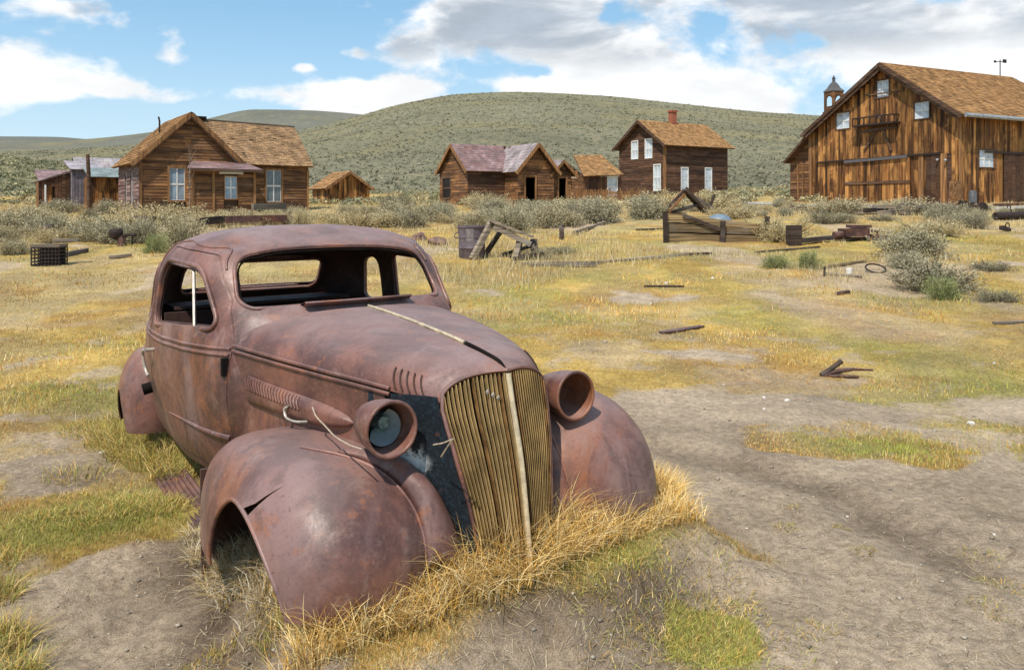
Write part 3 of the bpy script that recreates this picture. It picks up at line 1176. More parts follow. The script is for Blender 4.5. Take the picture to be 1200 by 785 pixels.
DARKSOIL = [patch(*p) for p in [(1000, 575, 60, 12, .3), (1060, 620, 40, 18, .25), (1075, 665, 40, 22, .2), (900, 548, 60, 10, .4), (830, 630, 30, 20, 1.0), (700, 722, 130, 34, 1.0), (560, 752, 140, 26, .8), (420, 770, 70, 24, .6), (270, 700, 34, 60, 1.2), (310, 740, 30, 30, 1.1), (240, 650, 26, 30, 1.0), (220, 640, 60, 30, .7), (130, 560, 60, 12, .7), (210, 570, 30, 30, .7), (760, 640, 60, 25, .8), (60, 490, 70, 14, .4), (1150, 600, 60, 40, .35)]]


def field(lst, x, y):
    s = np.zeros_like(np.asarray(x, float))
    for (cx, cy, sx, sy, a) in lst:
        s += a * np.exp(-(((x - cx) / sx) ** 2 + ((y - cy) / sy) ** 2))
    return s


def masks(x, y):
    a, b = carxy(x, y)
    dirt = field(DIRT, x, y) - field(BAREOUT, x, y)
    nz = pnoise(x, y, .9, 21, 5)
    nz2 = pnoise(x, y, 2.7, 22, 4)
    bare = sstep(.30, .52, dirt + (nz - .5) * .85 + (nz2 - .5) * .5)
    far = sstep(7, 14, y)
    bare = np.maximum(bare, sstep(.56, .68, pnoise(x, y * .7, .8, 34, 5)) * .55 * sstep(8, 4, np.abs(y - 6)))
    bare = np.maximum(bare, sstep(.60, .70, pnoise(x, y * .6, .42, 33, 4)) * .75 * far * sstep(40, 25, y))
    bare = np.maximum(bare, sstep(.57, .70, pnoise(x, y, 2.1, 36, 5)) * .8 * sstep(15, 6, y))
    mound = sstep(.74, .54, a + .3 * (nz2 - .5)) * sstep(-3.6, -3.0, a) * sstep(-.96 + .16 * sstep(-1.3, -.9, a), -.82 + .14 * sstep(-1.3, -.9, a), b + .25 * (nz2 - .5)) * sstep(1.34, 1.12, b)
    bare = bare * (1 - .92 * mound)
    green = np.clip(field(GREEN, x, y) + (pnoise(x, y * .8, .55, 41, 4) - .53) * 2.3, 0, 1)
    return bare, green


def soil_colour(x, y):
    bare, green = masks(x, y)
    n1, n2, n3 = pnoise(x, y, 1.4, 51, 5), pnoise(x, y, .35, 52, 4), pnoise(x, y, 7, 53, 4)
    soil = np.array([.45, .345, .245])[None] * (.72 + .62 * n1[:, None])
    soil = soil * (1 - .20 * n3[:, None] + .1)
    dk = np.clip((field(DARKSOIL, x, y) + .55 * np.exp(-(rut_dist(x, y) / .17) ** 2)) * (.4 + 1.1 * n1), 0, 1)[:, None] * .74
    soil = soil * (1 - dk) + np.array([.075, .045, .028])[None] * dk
    gold = np.array([.48, .325, .10])[None] * (.55 + .9 * n1[:, None])
    straw = np.array([.50, .39, .21])[None]
    k = sstep(.48, .66, n2)[:, None] * .65
    gold = gold * (1 - k) + straw * k
    rust = sstep(.55, .68, pnoise(x, y, .8, 54, 4))[:, None] * .55
    gold = gold * (1 - rust) + np.array([.36, .175, .05])[None] * rust
    dull = sstep(.42, .62, pnoise(x, y, 1.1, 57, 5))[:, None] * .55
    gold = gold * (1 - dull) + np.array([.30, .225, .125])[None] * dull
    grn = np.array([.25, .245, .075])[None] * (.75 + .5 * n1[:, None])
    turf = gold * (1 - .75 * green[:, None]) + grn * (.75 * green[:, None])
    return soil * bare[:, None] + turf * (1 - bare[:, None])


def set_col(me, cols):
    a = me.attributes.new('col', 'FLOAT_COLOR', 'POINT')
    c = np.ones((len(me.vertices), 4), np.float32)
    c[:, :3] = cols
    a.data.foreach_set('color', c.ravel())


def fast_mesh(name, verts, faces_flat, nper, mat, parent=None, cols=None, smooth=False):
    me = bpy.data.meshes.new(name)
    nf = len(faces_flat) // nper
    me.vertices.add(len(verts))
    me.vertices.foreach_set('co', np.asarray(verts, np.float32).ravel())
    me.loops.add(len(faces_flat))
    me.loops.foreach_set('vertex_index', np.asarray(faces_flat, np.int32))
    me.polygons.add(nf)
    me.polygons.foreach_set('loop_start', np.arange(0, nf * nper, nper, dtype=np.int32))
    if smooth:
        me.polygons.foreach_set('use_smooth', np.ones(nf, bool))
    me.update(calc_edges=True)
    if cols is not None:
        set_col(me, cols)
    return link(name, me, mat, parent)


# ---- ground sheet: polar grid round the viewpoint, finer where the view needs it
phi = np.concatenate([np.linspace(-math.radians(40), math.radians(40), 520), np.linspace(math.radians(43), math.radians(317), 56)])
rad = np.concatenate([np.array([.05, .5, 1.0, 1.5, 1.9]), 2.15 * (150 / 2.15) ** np.linspace(0, 1, 470), np.array([180, 240, 400, 900, 2500, 6000])])
PH, RR = np.meshgrid(phi, rad, indexing='ij')
GX, GY = RR * np.sin(PH), RR * np.cos(PH)
GZ = land(GX.ravel(), GY.ravel()).reshape(GX.shape)
nu_, nv_ = GX.shape
gv = np.stack([GX, GY, GZ], -1).reshape(-1, 3)
ii, jj = np.meshgrid(np.arange(nu_), np.arange(nv_ - 1), indexing='ij')
q0 = ii * nv_ + jj
q1 = ((ii + 1) % nu_) * nv_ + jj
gf = np.stack([q0, q0 + 1, q1 + 1, q1], -1).reshape(-1)


def mat_ground():
    m, t, b = new_mat("soil and turf")
    p = t.node('ShaderNodeNewGeometry').outputs['Position']
    n1 = t.noise(p, 22, 8, .7)
    n2 = t.noise(p, 160, 6, .75)
    n3 = t.noise(p, 3.0, 8, .65)
    g = t.node('ShaderNodeCombineXYZ')
    v = t.math('MULTIPLY', t.math('MULTIPLY', t.ramp(n1, .3, .7, .72, 1.26), t.ramp(n2, .3, .7, .62, 1.38)), t.ramp(n3, .3, .7, .84, 1.16))
    for i in range(3):
        t.put(g.inputs[i], v)
    c = t.mix(1.0, attr(t), g.outputs[0], 'MULTIPLY')
    peb = t.ramp(t.noise(p, 46, 2, .5), .70, .76)
    c = t.mix(t.math('MULTIPLY', peb, .5), c, (.40, .36, .31))
    t.put(b.inputs['Base Color'], c)
    b.inputs['Roughness'].default_value = .95
    b.inputs['Specular IOR Level'].default_value = .1
    bump(t, b, t.math('ADD', t.math('MULTIPLY', n2, .5), n1), .9, .03)
    return m


ground = fast_mesh("ground", gv, gf, 4, mat_ground(), None, soil_colour(gv[:, 0], gv[:, 1]), True)
tag(ground, kind="structure")


# ---- hills: ridges whose crest lines stand at their own distance
def hill(name, prof, dist, d0, back, base, seed, colr, rough, na=420, nd=120):
    us = np.array([p[0] for p in prof], float)
    vs = np.array([p[1] for p in prof], float)
    u = np.linspace(us[0], us[-1], na)
    crest = EYE + (HZ - pchip(us, vs, u)) * dist / F
    t = np.concatenate([np.linspace(0, 1, nd), np.linspace(1.03, 1 + back, 24)])
    U, T = np.meshgrid(u, t, indexing='ij')
    D = d0 + (dist - d0) * T
    X = (U - 600) / F * D
    rise = np.where(T <= 1, np.clip(T, 0, 1) ** 1.12, np.cos((T - 1) / back * 1.3))
    Z = base + (crest[:, None] - base) * rise
    n = pnoise(X, D, 1 / (dist * .10), seed, 5) - .5
    Z = Z + n * (crest[:, None] - base) * rough * np.sin(np.clip(T, 0, 1) * math.pi)
    c = np.array(colr)[None] * (.72 + .56 * pnoise(X, D, 1 / (dist * .05), seed + 1, 5).ravel()[:, None])
    dry = sstep(.5, .68, pnoise(X, D, 1 / (dist * .09), seed + 2, 5).ravel())[:, None] * .6
    c = c * (1 - dry) + np.array([.30, .245, .12])[None] * dry
    na_, nd_ = U.shape
    i2, j2 = np.meshgrid(np.arange(na_ - 1), np.arange(nd_ - 1), indexing='ij')
    k = i2 * nd_ + j2
    fl = np.stack([k, k + nd_, k + nd_ + 1, k + 1], -1).reshape(-1)
    o = fast_mesh(name, np.stack([X, D, Z], -1).reshape(-1, 3), fl, 4, HILL, None, c, True)
    tag(o, kind="structure")
    return X, D, Z


def mat_hill():
    m, t, b = new_mat("sage covered hillside")
    p = t.node('ShaderNodeNewGeometry').outputs['Position']
    n1 = t.noise(p, .55, 6, .7)
    n2 = t.noise(p, .09, 7, .65)
    n3 = t.noise(t.vmath('MULTIPLY', p, (1.0, .35, 1.0)), .21, 4, .6)
    c = t.mix(t.ramp(n1, .47, .60), attr(t), (.125, .13, .09))
    c = t.mix(t.math('MULTIPLY', t.ramp(n2, .52, .68), .45), c, (.32, .27, .155))
    c = t.mix(t.math('MULTIPLY', t.ramp(n3, .50, .62), .35), c, (.17, .17, .095))
    t.put(b.inputs['Base Color'], c)
    b.inputs['Roughness'].default_value = .95
    b.inputs['Specular IOR Level'].default_value = .05
    bump(t, b, n1, .8, 1.2)
    return m


HILL = mat_hill()
HM = hill("main_hill", [(-300, 190), (60, 176), (300, 158), (365, 150), (420, 136), (480, 120), (545, 110), (600, 108), (700, 112), (800, 122), (900, 132), (965, 136), (1100, 150), (1300, 165), (1700, 185)], 720, 105, .6, 2.4, 61, (.24, .215, .14), .10)
hill("middle_hill", [(-700, 170), (-100, 166), (60, 165), (170, 156), (240, 140), (300, 128.5), (360, 129.5), (420, 134), (520, 150), (640, 180)], 1250, 500, .5, 2, 65, (.17, .165, .145), .08, 300, 60)  # greyer base colour here and on far_hill stands in for haze
hill("far_hill", [(-900, 165), (-300, 158), (0, 160), (60, 160.5), (110, 164), (180, 170), (300, 180)], 2300, 1300, .4, 2, 68, (.15, .15, .15), .05, 240, 40)
LR = hill("low_rise", [(-600, 160), (-200, 172), (0, 182), (45, 188), (90, 196), (140, 208), (190, 220), (260, 236)], 190, 62, .5, .8, 71, (.27, .235, .125), .10, 200, 60)

# ---- brush on the slopes: a far-off mass of low clumps
LEAF = mat_attr("sage leaf", .9, .25, 3)


def clumps(name, pts, size, cols, mat, k=16, leaf=.30):
    """each clump: a tuft of k leaning leaf-shaped faces, wider than tall"""
    n = len(pts)
    r = np.random.default_rng(n)
    th = r.random((n, k)) * 2 * np.pi
    rr = np.sqrt(r.random((n, k))) * .85
    c = np.stack([rr * np.cos(th), rr * np.sin(th), .12 + .55 * np.sqrt(np.clip(1 - rr ** 2, 0, 1)) * r.random((n, k))], -1)
    tri = r.normal(0, leaf, (n, k, 3, 3)) * np.array([1, 1, .75])
    V = (c[:, :, None, :] + tri) * size[:, None, None, None] * (.8 + .5 * r.random((n, 1, 1, 3))) + pts[:, None, None, :]
    C = cols[:, None, None, :] * (.70 + .6 * r.random((n, k, 1, 1))) * np.ones((1, 1, 3, 1))
    o = fast_mesh(name, V.reshape(-1, 3), np.arange(n * k * 3), 3, mat, None, C.reshape(-1, 3))
    tag(o, kind="stuff")
    return o


def scatter_hill(H, n, tmin, tmax, smin, smax, seed):
    X, D, Z = H
    r = np.random.default_rng(seed)
    a = r.random(n) * (X.shape[0] - 1.001)
    b = (tmin + (tmax - tmin) * r.random(n) ** 1.5) * 119
    i, j = a.astype(int), b.astype(int)
    fa, fb_ = a - i, b - j

    def lerp(M):
        return (M[i, j] * (1 - fa) + M[i + 1, j] * fa) * (1 - fb_) + (M[i, j + 1] * (1 - fa) + M[i + 1, j + 1] * fa) * fb_
    p = np.stack([lerp(X), lerp(D), lerp(Z)], -1)
    s = smin + (smax - smin) * r.random(n) ** 2
    pal = np.array([[.215, .20, .135], [.18, .172, .118], [.245, .225, .15], [.28, .245, .155], [.165, .16, .11]])
    c = pal[r.integers(0, 5, n)] * (.8 + .4 * r.random((n, 1)))
    return p, s, c


p_, s_, c_ = scatter_hill(HM, 46000, .0, .99, .32, 1.0, 5)
X_, D_, Z_ = LR
rr_ = np.random.default_rng(19)
ia, ja = rr_.integers(0, 199, 5200), rr_.integers(0, 58, 5200)
pl = np.stack([X_[ia, ja], D_[ia, ja], Z_[ia, ja]], -1) + np.stack([rr_.normal(0, .6, 5200), rr_.normal(0, .4, 5200), np.zeros(5200)], -1)
pal = np.array([[.30, .29, .17], [.22, .22, .13], [.36, .32, .18], [.17, .17, .10]])
clumps("rise_brush", pl, .35 + .5 * rr_.random(5200), pal[rr_.integers(0, 4, 5200)], LEAF, 26, .20)
hb_ = clumps("hillside_brush", p_, s_ * (.55 + p_[:, 1] / 620 * .7), c_, LEAF, 10)
r = np.random.default_rng(12)
n = 2800
d_ = 46 + 70 * r.random(n) ** .8
u_ = -150 + 1500 * r.random(n)
xx, yy = (u_ - 600) / F * d_, d_
keep = pnoise(xx, yy, .16, 77, 3) > .43
xx, yy = xx[keep], yy[keep]
pal = np.array([[.31, .295, .18], [.25, .25, .15], [.38, .335, .19], [.43, .36, .20]])
clumps("distant_brush", np.stack([xx, yy, land(xx, yy) + .05], -1), .30 + .45 * r.random(len(xx)), pal[r.integers(0, 4, len(xx))], LEAF, 110, .13)

# ---- dirt road passing the barn
rd = [(60, 30), (40, 33.5), (30, 35.2), (24, 36.8), (19.5, 38.6), (16, 42.5), (14.5, 50), (16, 62), (26, 76), (50, 90)]
rq = np.array(rd, float)
tq = np.linspace(0, len(rd) - 1, 160)
cxr, cyr = pchip(range(len(rd)), rq[:, 0], tq), pchip(range(len(rd)), rq[:, 1], tq)
tx, ty = np.gradient(cxr), np.gradient(cyr)
ln = np.hypot(tx, ty)
P = np.zeros((160, 7, 3))
for j, w_ in enumerate(np.linspace(-1.5, 1.5, 7)):
    P[:, j, 0], P[:, j, 1] = cxr - ty / ln * w_, cyr + tx / ln * w_
    P[:, j, 2] = land(P[:, j, 0], P[:, j, 1]) + .03
road = part("road", *grid_vf(P), mat_plain("pale gravel road", (.34, .34, .34), .95, 0, .25, 2.5, .1, .3), None, 60)
tag(road, kind="structure")
# ================================================================== BUILDINGS
WOOD_H = mat_wood("brown weathered siding", (.050, .022, .012), (.25, .12, .050), 'h', .45, 15, (.23, .15, .10), .35, (.36, .17, .06), .45)
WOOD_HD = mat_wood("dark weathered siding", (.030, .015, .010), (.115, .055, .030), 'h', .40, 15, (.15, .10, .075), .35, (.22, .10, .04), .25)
WOOD_V = mat_wood("orange brown upright boards", (.030, .012, .006), (.31, .130, .036), 'z', .55, 9, (.045, .024, .015), .50, (.54, .265, .08), .66)
TRIM = mat_wood("sunburnt trim boards", (.12, .055, .022), (.38, .19, .075), 'z', .25, 12, (.3, .2, .12), .3)
TRIM_D = mat_wood("dark trim boards", (.05, .028, .018), (.17, .09, .05), 'h', .25, 12)
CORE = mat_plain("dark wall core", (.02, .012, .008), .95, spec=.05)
PAINTED = mat_wood("wall with peeling red paint", (.10, .045, .035), (.30, .20, .18), 'h', .35, 8, (.36, .30, .29), .5)
METAL_V = mat_plain("purple grey corrugated iron", (.20, .17, .19), .6, .2, .35, 3)
METAL_B = mat_plain("bluish white iron roof", (.36, .42, .46), .5, .2, .3, 3)
PURPLE = mat_attr("purple rusty roof", .7, .3, 1.2, .3)
SHINGLE = mat_attr("cedar shingles", .9, .35, 2.2, .15)
BRICK = mat_plain("red chimney brick", (.33, .11, .06), .9, 0, .35, 8)
STEEL = mat_plain("dull galvanised iron", (.36, .38, .40), .5, .4, .25, 6)
BLACKIRON = mat_plain("black rusty iron", (.035, .022, .018), .75, .2, .5, 14)
GLASS_W = mat_plain("pane painted with pale sky reflection", (.50, .55, .60), .16, 0, .25, 1.3, .6, .0)  # pale base colour stands in for white curtains and reflected sky
GLASS_B = mat_plain("pane painted with blue sky reflection", (.20, .27, .34), .10, 0, .5, .9, .8, .0)  # blue of the reflected sky is put into the base colour
WHITE = mat_plain("white painted wood", (.74, .73, .70), .7, 0, .15, 8)

UNIT = {}


def unit_box(mat):
    if mat.name not in UNIT:
        UNIT[mat.name] = raw("plank", *box_vf((0, 0, 0), (1, 1, 1)))
        UNIT[mat.name].materials.append(mat)
    return UNIT[mat.name]


def piece(name, mat, parent, c, d, rot=(0, 0, 0)):
    o = bpy.data.objects.new(name, unit_box(mat))
    COL.objects.link(o)
    o.parent = parent
    o.location, o.scale, o.rotation_euler = c, d, rot
    return o


class Bld:
    def __init__(s, name, u, d, zg, yaw, label, cat="house", group=None):
        x, y = at_px(u, d)
        s.o = empty(name, (x, y, zg), (0, 0, math.radians(yaw)))
        tag(s.o, label, cat, group)
        s.M = Matrix.Translation((x, y, zg)) @ Euler((0, 0, math.radians(yaw))).to_matrix().to_4x4()
        s.I = s.M.inverted()
        s.eye = s.I @ Vector((0, 0, EYE))
        s.r = random.Random(sum(map(ord, name)) + len(label))

    def at(s, u, v, ax, val):
        d = s.I.to_3x3() @ Vector(((u - 600) / F, 1, -(v - HZ) / F))
        t = (val - s.eye[ax]) / d[ax]
        return s.eye + d * t

    def rect(s, u0, u1, v0, v1, ax, val):
        a, b = s.at(u0, (v0 + v1) / 2, ax, val), s.at(u1, (v0 + v1) / 2, ax, val)
        um = (u0 + u1) / 2
        z1, z0 = s.at(um, v0, ax, val).z, s.at(um, v1, ax, val).z
        k = 1 - ax
        lo, hi = sorted((a[k], b[k]))
        return lo, hi, z0, z1

    # wall along axis k (0: x, 1: y) at the other axis = val; out = outward sign on that axis
    def wall(s, k, val, a0, a1, z0, top, out, mat, style='h', size=.16, holes=(), core=True, thick=.03, cmat=None):
        topf = top if callable(top) else (lambda a: top)
        ax = 1 - k
        w = MB()
        if core:
            n = 24
            pts = [(a0, z0)] + [(a1, z0)] + [(a1 + (a0 - a1) * i / n, topf(a1 + (a0 - a1) * i / n) - .02) for i in range(n + 1)]
            w.add(*prism(pts, ax, *sorted((val - out * .09, val - out * .03))))
        wo_ = w.build("wall", cmat or CORE, s.o)
        if holes:
            cs = []
            for (h0, h1, y0, y1) in holes:
                cs.append((prism([(h0, y0), (h1, y0), (h1, y1), (h0, y1)], ax, val - .3, val + .3), None))
            solid_boolean(wo_, cs)
            wo_.data.materials.clear()
            wo_.data.materials.append(cmat or CORE)
        if style == 'h':
            zt = max(topf(a0 + (a1 - a0) * i / 40) for i in range(41))
            nrow = int((zt - z0) / size)
            for i in range(nrow + 1):
                zc = z0 + (i + .5) * size
                al = [a0 + (a1 - a0) * q / 160 for q in range(161)]
                al = [a for a in al if topf(a) > zc + size * .15]
                if len(al) < 2:
                    continue
                runs = [(al[0], al[-1])]
                for (h0, h1, y0, y1) in holes:
                    if y0 < zc < y1:
                        nr = []
                        for (p, q) in runs:
                            if h1 <= p or h0 >= q:
                                nr.append((p, q))
                            else:
                                if h0 > p:
                                    nr.append((p, h0))
                                if h1 < q:
                                    nr.append((h1, q))
                        runs = nr
                for (p, q) in runs:
                    if q - p < .04:
                        continue
                    segs = [(p, q)]
                    if q - p > 2.4:
                        m_ = p + (q - p) * s.r.uniform(.3, .7)
                        segs = [(p, m_ - .006), (m_ + .006, q)]
                    for (p2, q2) in segs:
                        c, d = [0, 0, zc], [0, 0, size * 1.04]
                        c[k], d[k] = (p2 + q2) / 2, q2 - p2
                        c[ax], d[ax] = val + out * s.r.uniform(.0, .008), thick * .6
                        rot = [0, 0, 0]
                        tilt = math.asin(min(.5, thick * .7 / size))
                        rot[k] = tilt * (1 if (k == 0 and out < 0) or (k == 1 and out > 0) else -1) * -1
                        rot[k] += s.r.uniform(-.01, .01)
                        rot[ax] = s.r.uniform(-.004, .004)
                        piece("plank", mat, wo_, c, d, rot)
        else:
            n = max(1, int(round((a1 - a0) / size)))
            e = a0
            cuts = sorted(s.r.uniform(-.3, .3) for _ in range(n))
            for i in range(n):
                f = a1 if i == n - 1 else a0 + (a1 - a0) * (i + 1) / n + s.r.uniform(-.25, .25) * size
                am = (e + f) / 2
                zt = min(topf(e + .01), topf(f - .01))
                spans = [(z0 - s.r.uniform(0, .08), zt)]
                for (h0, h1, y0, y1) in holes:
                    if h0 < am < h1:
                        ns = []
                        for (p, q) in spans:
                            if p < y0:
                                ns.append((p, min(q, y0)))
                            if q > y1:
                                ns.append((max(p, y1), q))
                        spans = ns
                for (p, q) in spans:
                    if q - p < .05:
                        continue
                    c, d = [0, 0, (p + q) / 2], [0, 0, q - p]
                    c[k], d[k] = am, f - e - .012
                    c[ax], d[ax] = val + out * s.r.uniform(-.008, .014), thick
                    piece("plank", mat, wo_, c, d, (0, 0, s.r.uniform(-.02, .02)))
                e = f
        return wo_

    def window(s, k, val, out, rc, cols=2, rows=2, fmat=None, gmat=None, name="window", trim=.09, label=None, sash=None):
        a0, a1, z0, z1 = rc
        ax = 1 - k
        fr = MB()
        fm = fmat or TRIM

        def bar(p0, p1, q0, q1, o0, o1, mb):
            c, d = [0, 0, (q0 + q1) / 2], [0, 0, q1 - q0]
            c[k], d[k] = (p0 + p1) / 2, p1 - p0
            c[ax], d[ax] = val + out * (o0 + o1) / 2, abs(o1 - o0)
            mb.box(c, d)
        bar(a0 - trim, a0, z0 - trim, z1 + trim, -.06, .045, fr)
        bar(a1, a1 + trim, z0 - trim, z1 + trim, -.06, .045, fr)
        bar(a0, a1, z1, z1 + trim * 1.1, -.06, .047, fr)
        bar(a0, a1, z0 - trim, z0, -.06, .06, fr)
        w = fr.build(name, fm, s.o)
        if label:
            w['label'] = label
        sh = MB()
        t_ = .055
        for i in range(cols + 1):
            a = a0 + (a1 - a0) * i / cols
            bar(max(a0 + .002, a - t_ / 2), min(a1 - .002, a + t_ / 2), z0 + .002, z1 - .002, -.035, -.005, sh)
        for j in range(rows + 1):
            z = z0 + (z1 - z0) * j / rows
            hh = t_ * (1.5 if rows % 2 == 0 and j == rows // 2 else 1)
            bar(a0 + .004, a1 - .004, max(z0 + .004, z - hh / 2), min(z1 - .004, z + hh / 2), -.033, -.007, sh)
        sh.build("sash", sash or WHITE, w)
        for i in range(cols):
            for j in range(rows):
                p0, p1 = a0 + (a1 - a0) * i / cols, a0 + (a1 - a0) * (i + 1) / cols
                q0, q1 = z0 + (z1 - z0) * j / rows, z0 + (z1 - z0) * (j + 1) / rows
                c, d = [0, 0, (q0 + q1) / 2], [0, 0, q1 - q0 - .01]
                c[k], d[k] = (p0 + p1) / 2, p1 - p0 - .01
                c[ax], d[ax] = val - out * .03, .006
                rot = [0, 0, s.r.uniform(-.012, .012)]
                piece("pane", gmat or GLASS_W, w, c, d, rot)
        return w

    def roof(s, e0, e1, r1, r0, mat, pal, expo=.2, wid=.18, thick=.10, name="roof", slabmat=None, stuff=True, lift=.03):
        """e0,e1 eave ends, r1,r0 ridge ends (local)"""
        e0, e1, r1, r0 = map(Vector, (e0, e1, r1, r0))
        nrm = (e1 - e0).cross(r0 - e0).normalized()
        if nrm.z < 0:
            nrm = -nrm
        v = [e0, e1, r1, r0] + [p - nrm * thick for p in (e0, e1, r1, r0)]
        f = [(0, 1, 2, 3), (7, 6, 5, 4), (0, 4, 5, 1), (1, 5, 6, 2), (2, 6, 7, 3), (3, 7, 4, 0)]
        ro = part(name, v, f, slabmat or TRIM_D, s.o)
        L = ((r0 - e0).length + (r1 - e1).length) / 2
        W = ((e1 - e0).length + (r1 - r0).length) / 2
        n1, n2 = max(1, int(L / expo)), max(1, int(W / wid))
        V, Fc, C = [], [], []
        pal = np.array(pal)
        for i in range(n1 + 1):
            t0, t1 = i / (n1 + 1), min(1.0, (i + 1.25) / (n1 + 1))
            off = (i % 2) * .5
            for j in range(n2 + 1):
                w0, w1 = np.clip((j - off + .02) / n2, 0, 1), np.clip((j + 1 - off - .02) / n2, 0, 1)
                if w1 - w0 < .002:
                    continue
                if s.r.random() < .012:
                    continue
                ta = t0 + s.r.uniform(-.15, .1) / (n1 + 1) if i else t0 - .015
                A, B_ = e0.lerp(r0, ta), e1.lerp(r1, ta)
                Cc, D_ = e0.lerp(r0, t1), e1.lerp(r1, t1)
                h = lift * s.r.uniform(.75, 1.5)
                p = [A.lerp(B_, w0) + nrm * h, A.lerp(B_, w1) + nrm * (h * s.r.uniform(.8, 1.2)), Cc.lerp(D_, w1) + nrm * .006, Cc.lerp(D_, w0) + nrm * .006,
                     A.lerp(B_, w0) + nrm * .001, A.lerp(B_, w1) + nrm * .001]
                n0 = len(V)
                V += p
                Fc += [(n0, n0 + 1, n0 + 2, n0 + 3), (n0 + 4, n0 + 5, n0 + 1, n0)]
                c = (pal[s.r.randrange(len(pal))] * .28 + pal.mean(0) * .72) * s.r.uniform(.86, 1.12)
                C += [c] * 6
        me = raw("shingles", V, Fc, recalc=False)
        set_col(me, np.array(C))
        sh = link("shingles", me, mat, ro)
        sh['kind'] = 'stuff'
        return ro

    def box(s, name, mat, lo, hi, parent=None, rot=(0, 0, 0)):
        c = [(a + b) / 2 for a, b in zip(lo, hi)]
        d = [abs(b - a) for a, b in zip(lo, hi)]
        return piece(name, mat, parent or s.o, c, d, rot)

    def beam(s, name, mat, p, q, w, h, parent=None):
        p, q = Vector(p), Vector(q)
        d = q - p
        o = bpy.data.objects.new(name, unit_box(mat))
        COL.objects.link(o)
        o.parent = parent or s.o
        o.location = (p + q) / 2
        o.scale = (d.length, w, h)
        o.rotation_euler = d.to_track_quat('X', 'Z').to_euler()
        return o


def gable(a0, a1, eave, apex):
    m_ = (a0 + a1) / 2
    return lambda a: eave + (apex - eave) * (1 - abs(a - m_) / ((a1 - a0) / 2))


CED = [(.34, .20, .095), (.26, .15, .075), (.40, .25, .13), (.20, .12, .07), (.32, .22, .14)]
CEDO = [(.37, .195, .075), (.30, .15, .06), (.43, .25, .10), (.21, .11, .05), (.35, .21, .11)]
CEDB = [(.27, .19, .12), (.21, .145, .09), (.33, .24, .16), (.16, .11, .07)]
PUR = [(.20, .13, .135), (.26, .17, .165), (.30, .22, .22), (.15, .085, .085), (.24, .11, .085)]
GRY = [(.36, .33, .33), (.30, .27, .27), (.26, .20, .19), (.42, .39, .39)]

# ---- left cottage
H = Bld("cottage", 163, 36, 1.10, 36, "brown clapboard cottage at left with steep front gable, small porch and three sash windows", "house")
yw = 0.0
w1 = H.rect(198.5, 216.5, 197, 235, 1, 0)
w2 = H.rect(312, 329.5, 199.5, 236.5, 1, .25)
H.wall(0, 0, 0, 4.8, -.4, lambda a: 2.66 + 2.2 * (1 - abs(a - 2.28) / 2.5), -1, WOOD_H, 'h', .15, [w1])
H.wall(1, 0, 0, 5.5, -.4, 2.62, -1, PAINTED, 'h', .19, [(1.6, 2.1, .5, 2.1), (3.2, 3.6, .6, 2.0)], cmat=WHITE)
H.wall(0, .25, 4.8, 8.3, -.4, 2.66, -1, WOOD_H, 'h', .15, [w2])
H.wall(1, 8.3, .25, 5.4, -.4, gable(.25, 5.4, 2.6, 4.75), 1, WOOD_H, 'h', .19)
H.wall(0, 5.5, 0, 8.3, -.4, 2.4, 1, WOOD_HD, 'h', .30)
H.window(0, 0, -1, w1, 2, 2, TRIM, GLASS_B)
H.window(0, .25, -1, w2, 2, 2, TRIM, mat_plain("dim window pane", (.10, .12, .13), .12, 0, .5, .9, .7, 0))
for x in (.0, 4.72):
    H.box("corner_board", TRIM, (x, -.055, -.4), (x + .12, -.02, 2.5))
H.box("corner_board", TRIM, (8.22, .195, -.4), (8.33, .235, 2.4))
H.roof((-.32, -.22, 2.46), (-.32, 5.6, 2.46), (2.28, 5.6, 5.0), (2.28, -.22, 5.0), SHINGLE, CEDO, .2, .17)
H.roof((5.0, -.22, 2.46), (5.0, 5.6, 2.46), (2.285, 5.6, 5.0), (2.285, -.22, 5.0), SHINGLE, CED, .2, .17)
H.roof((4.75, -.02, 2.56), (8.5, -.02, 2.56), (8.5, 2.83, 4.84), (2.5, 2.83, 4.96), SHINGLE, CED, .17, .15)
H.roof((4.75, 5.7, 2.5), (8.5, 5.7, 2.5), (8.5, 2.835, 4.84), (2.5, 2.835, 4.96), SHINGLE, CED, .25, .25)
for sx in (-1, 1):
    H.beam("barge_board", TRIM, (2.28 + sx * .02, -.25, 4.88), (2.28 + sx * 2.66, -.25, 2.34), .05, .20)
    H.beam("barge_board", TRIM_D, (2.28 + sx * .02, -.21, 4.74), (2.28 + sx * 2.5, -.21, 2.34), .05, .12)
H.box("ridge_board", TRIM_D, (2.5, 2.76, 4.92), (8.5, 2.90, 4.97), rot=(0, .018, 0))
H.box("ridge_vent", CORE, (2.9, 2.6, 4.95), (3.7, 3.0, 5.12))
pp = H.at(186, 133, 0, 1.2)
pipe = MB()
pipe.tube([(1.35, 2.3, 3.9), (1.35, 2.3, 4.7), (1.30, 2.28, 4.92)], .045, 8)
pipe.build("stovepipe", BLACKIRON, H.o, 50)
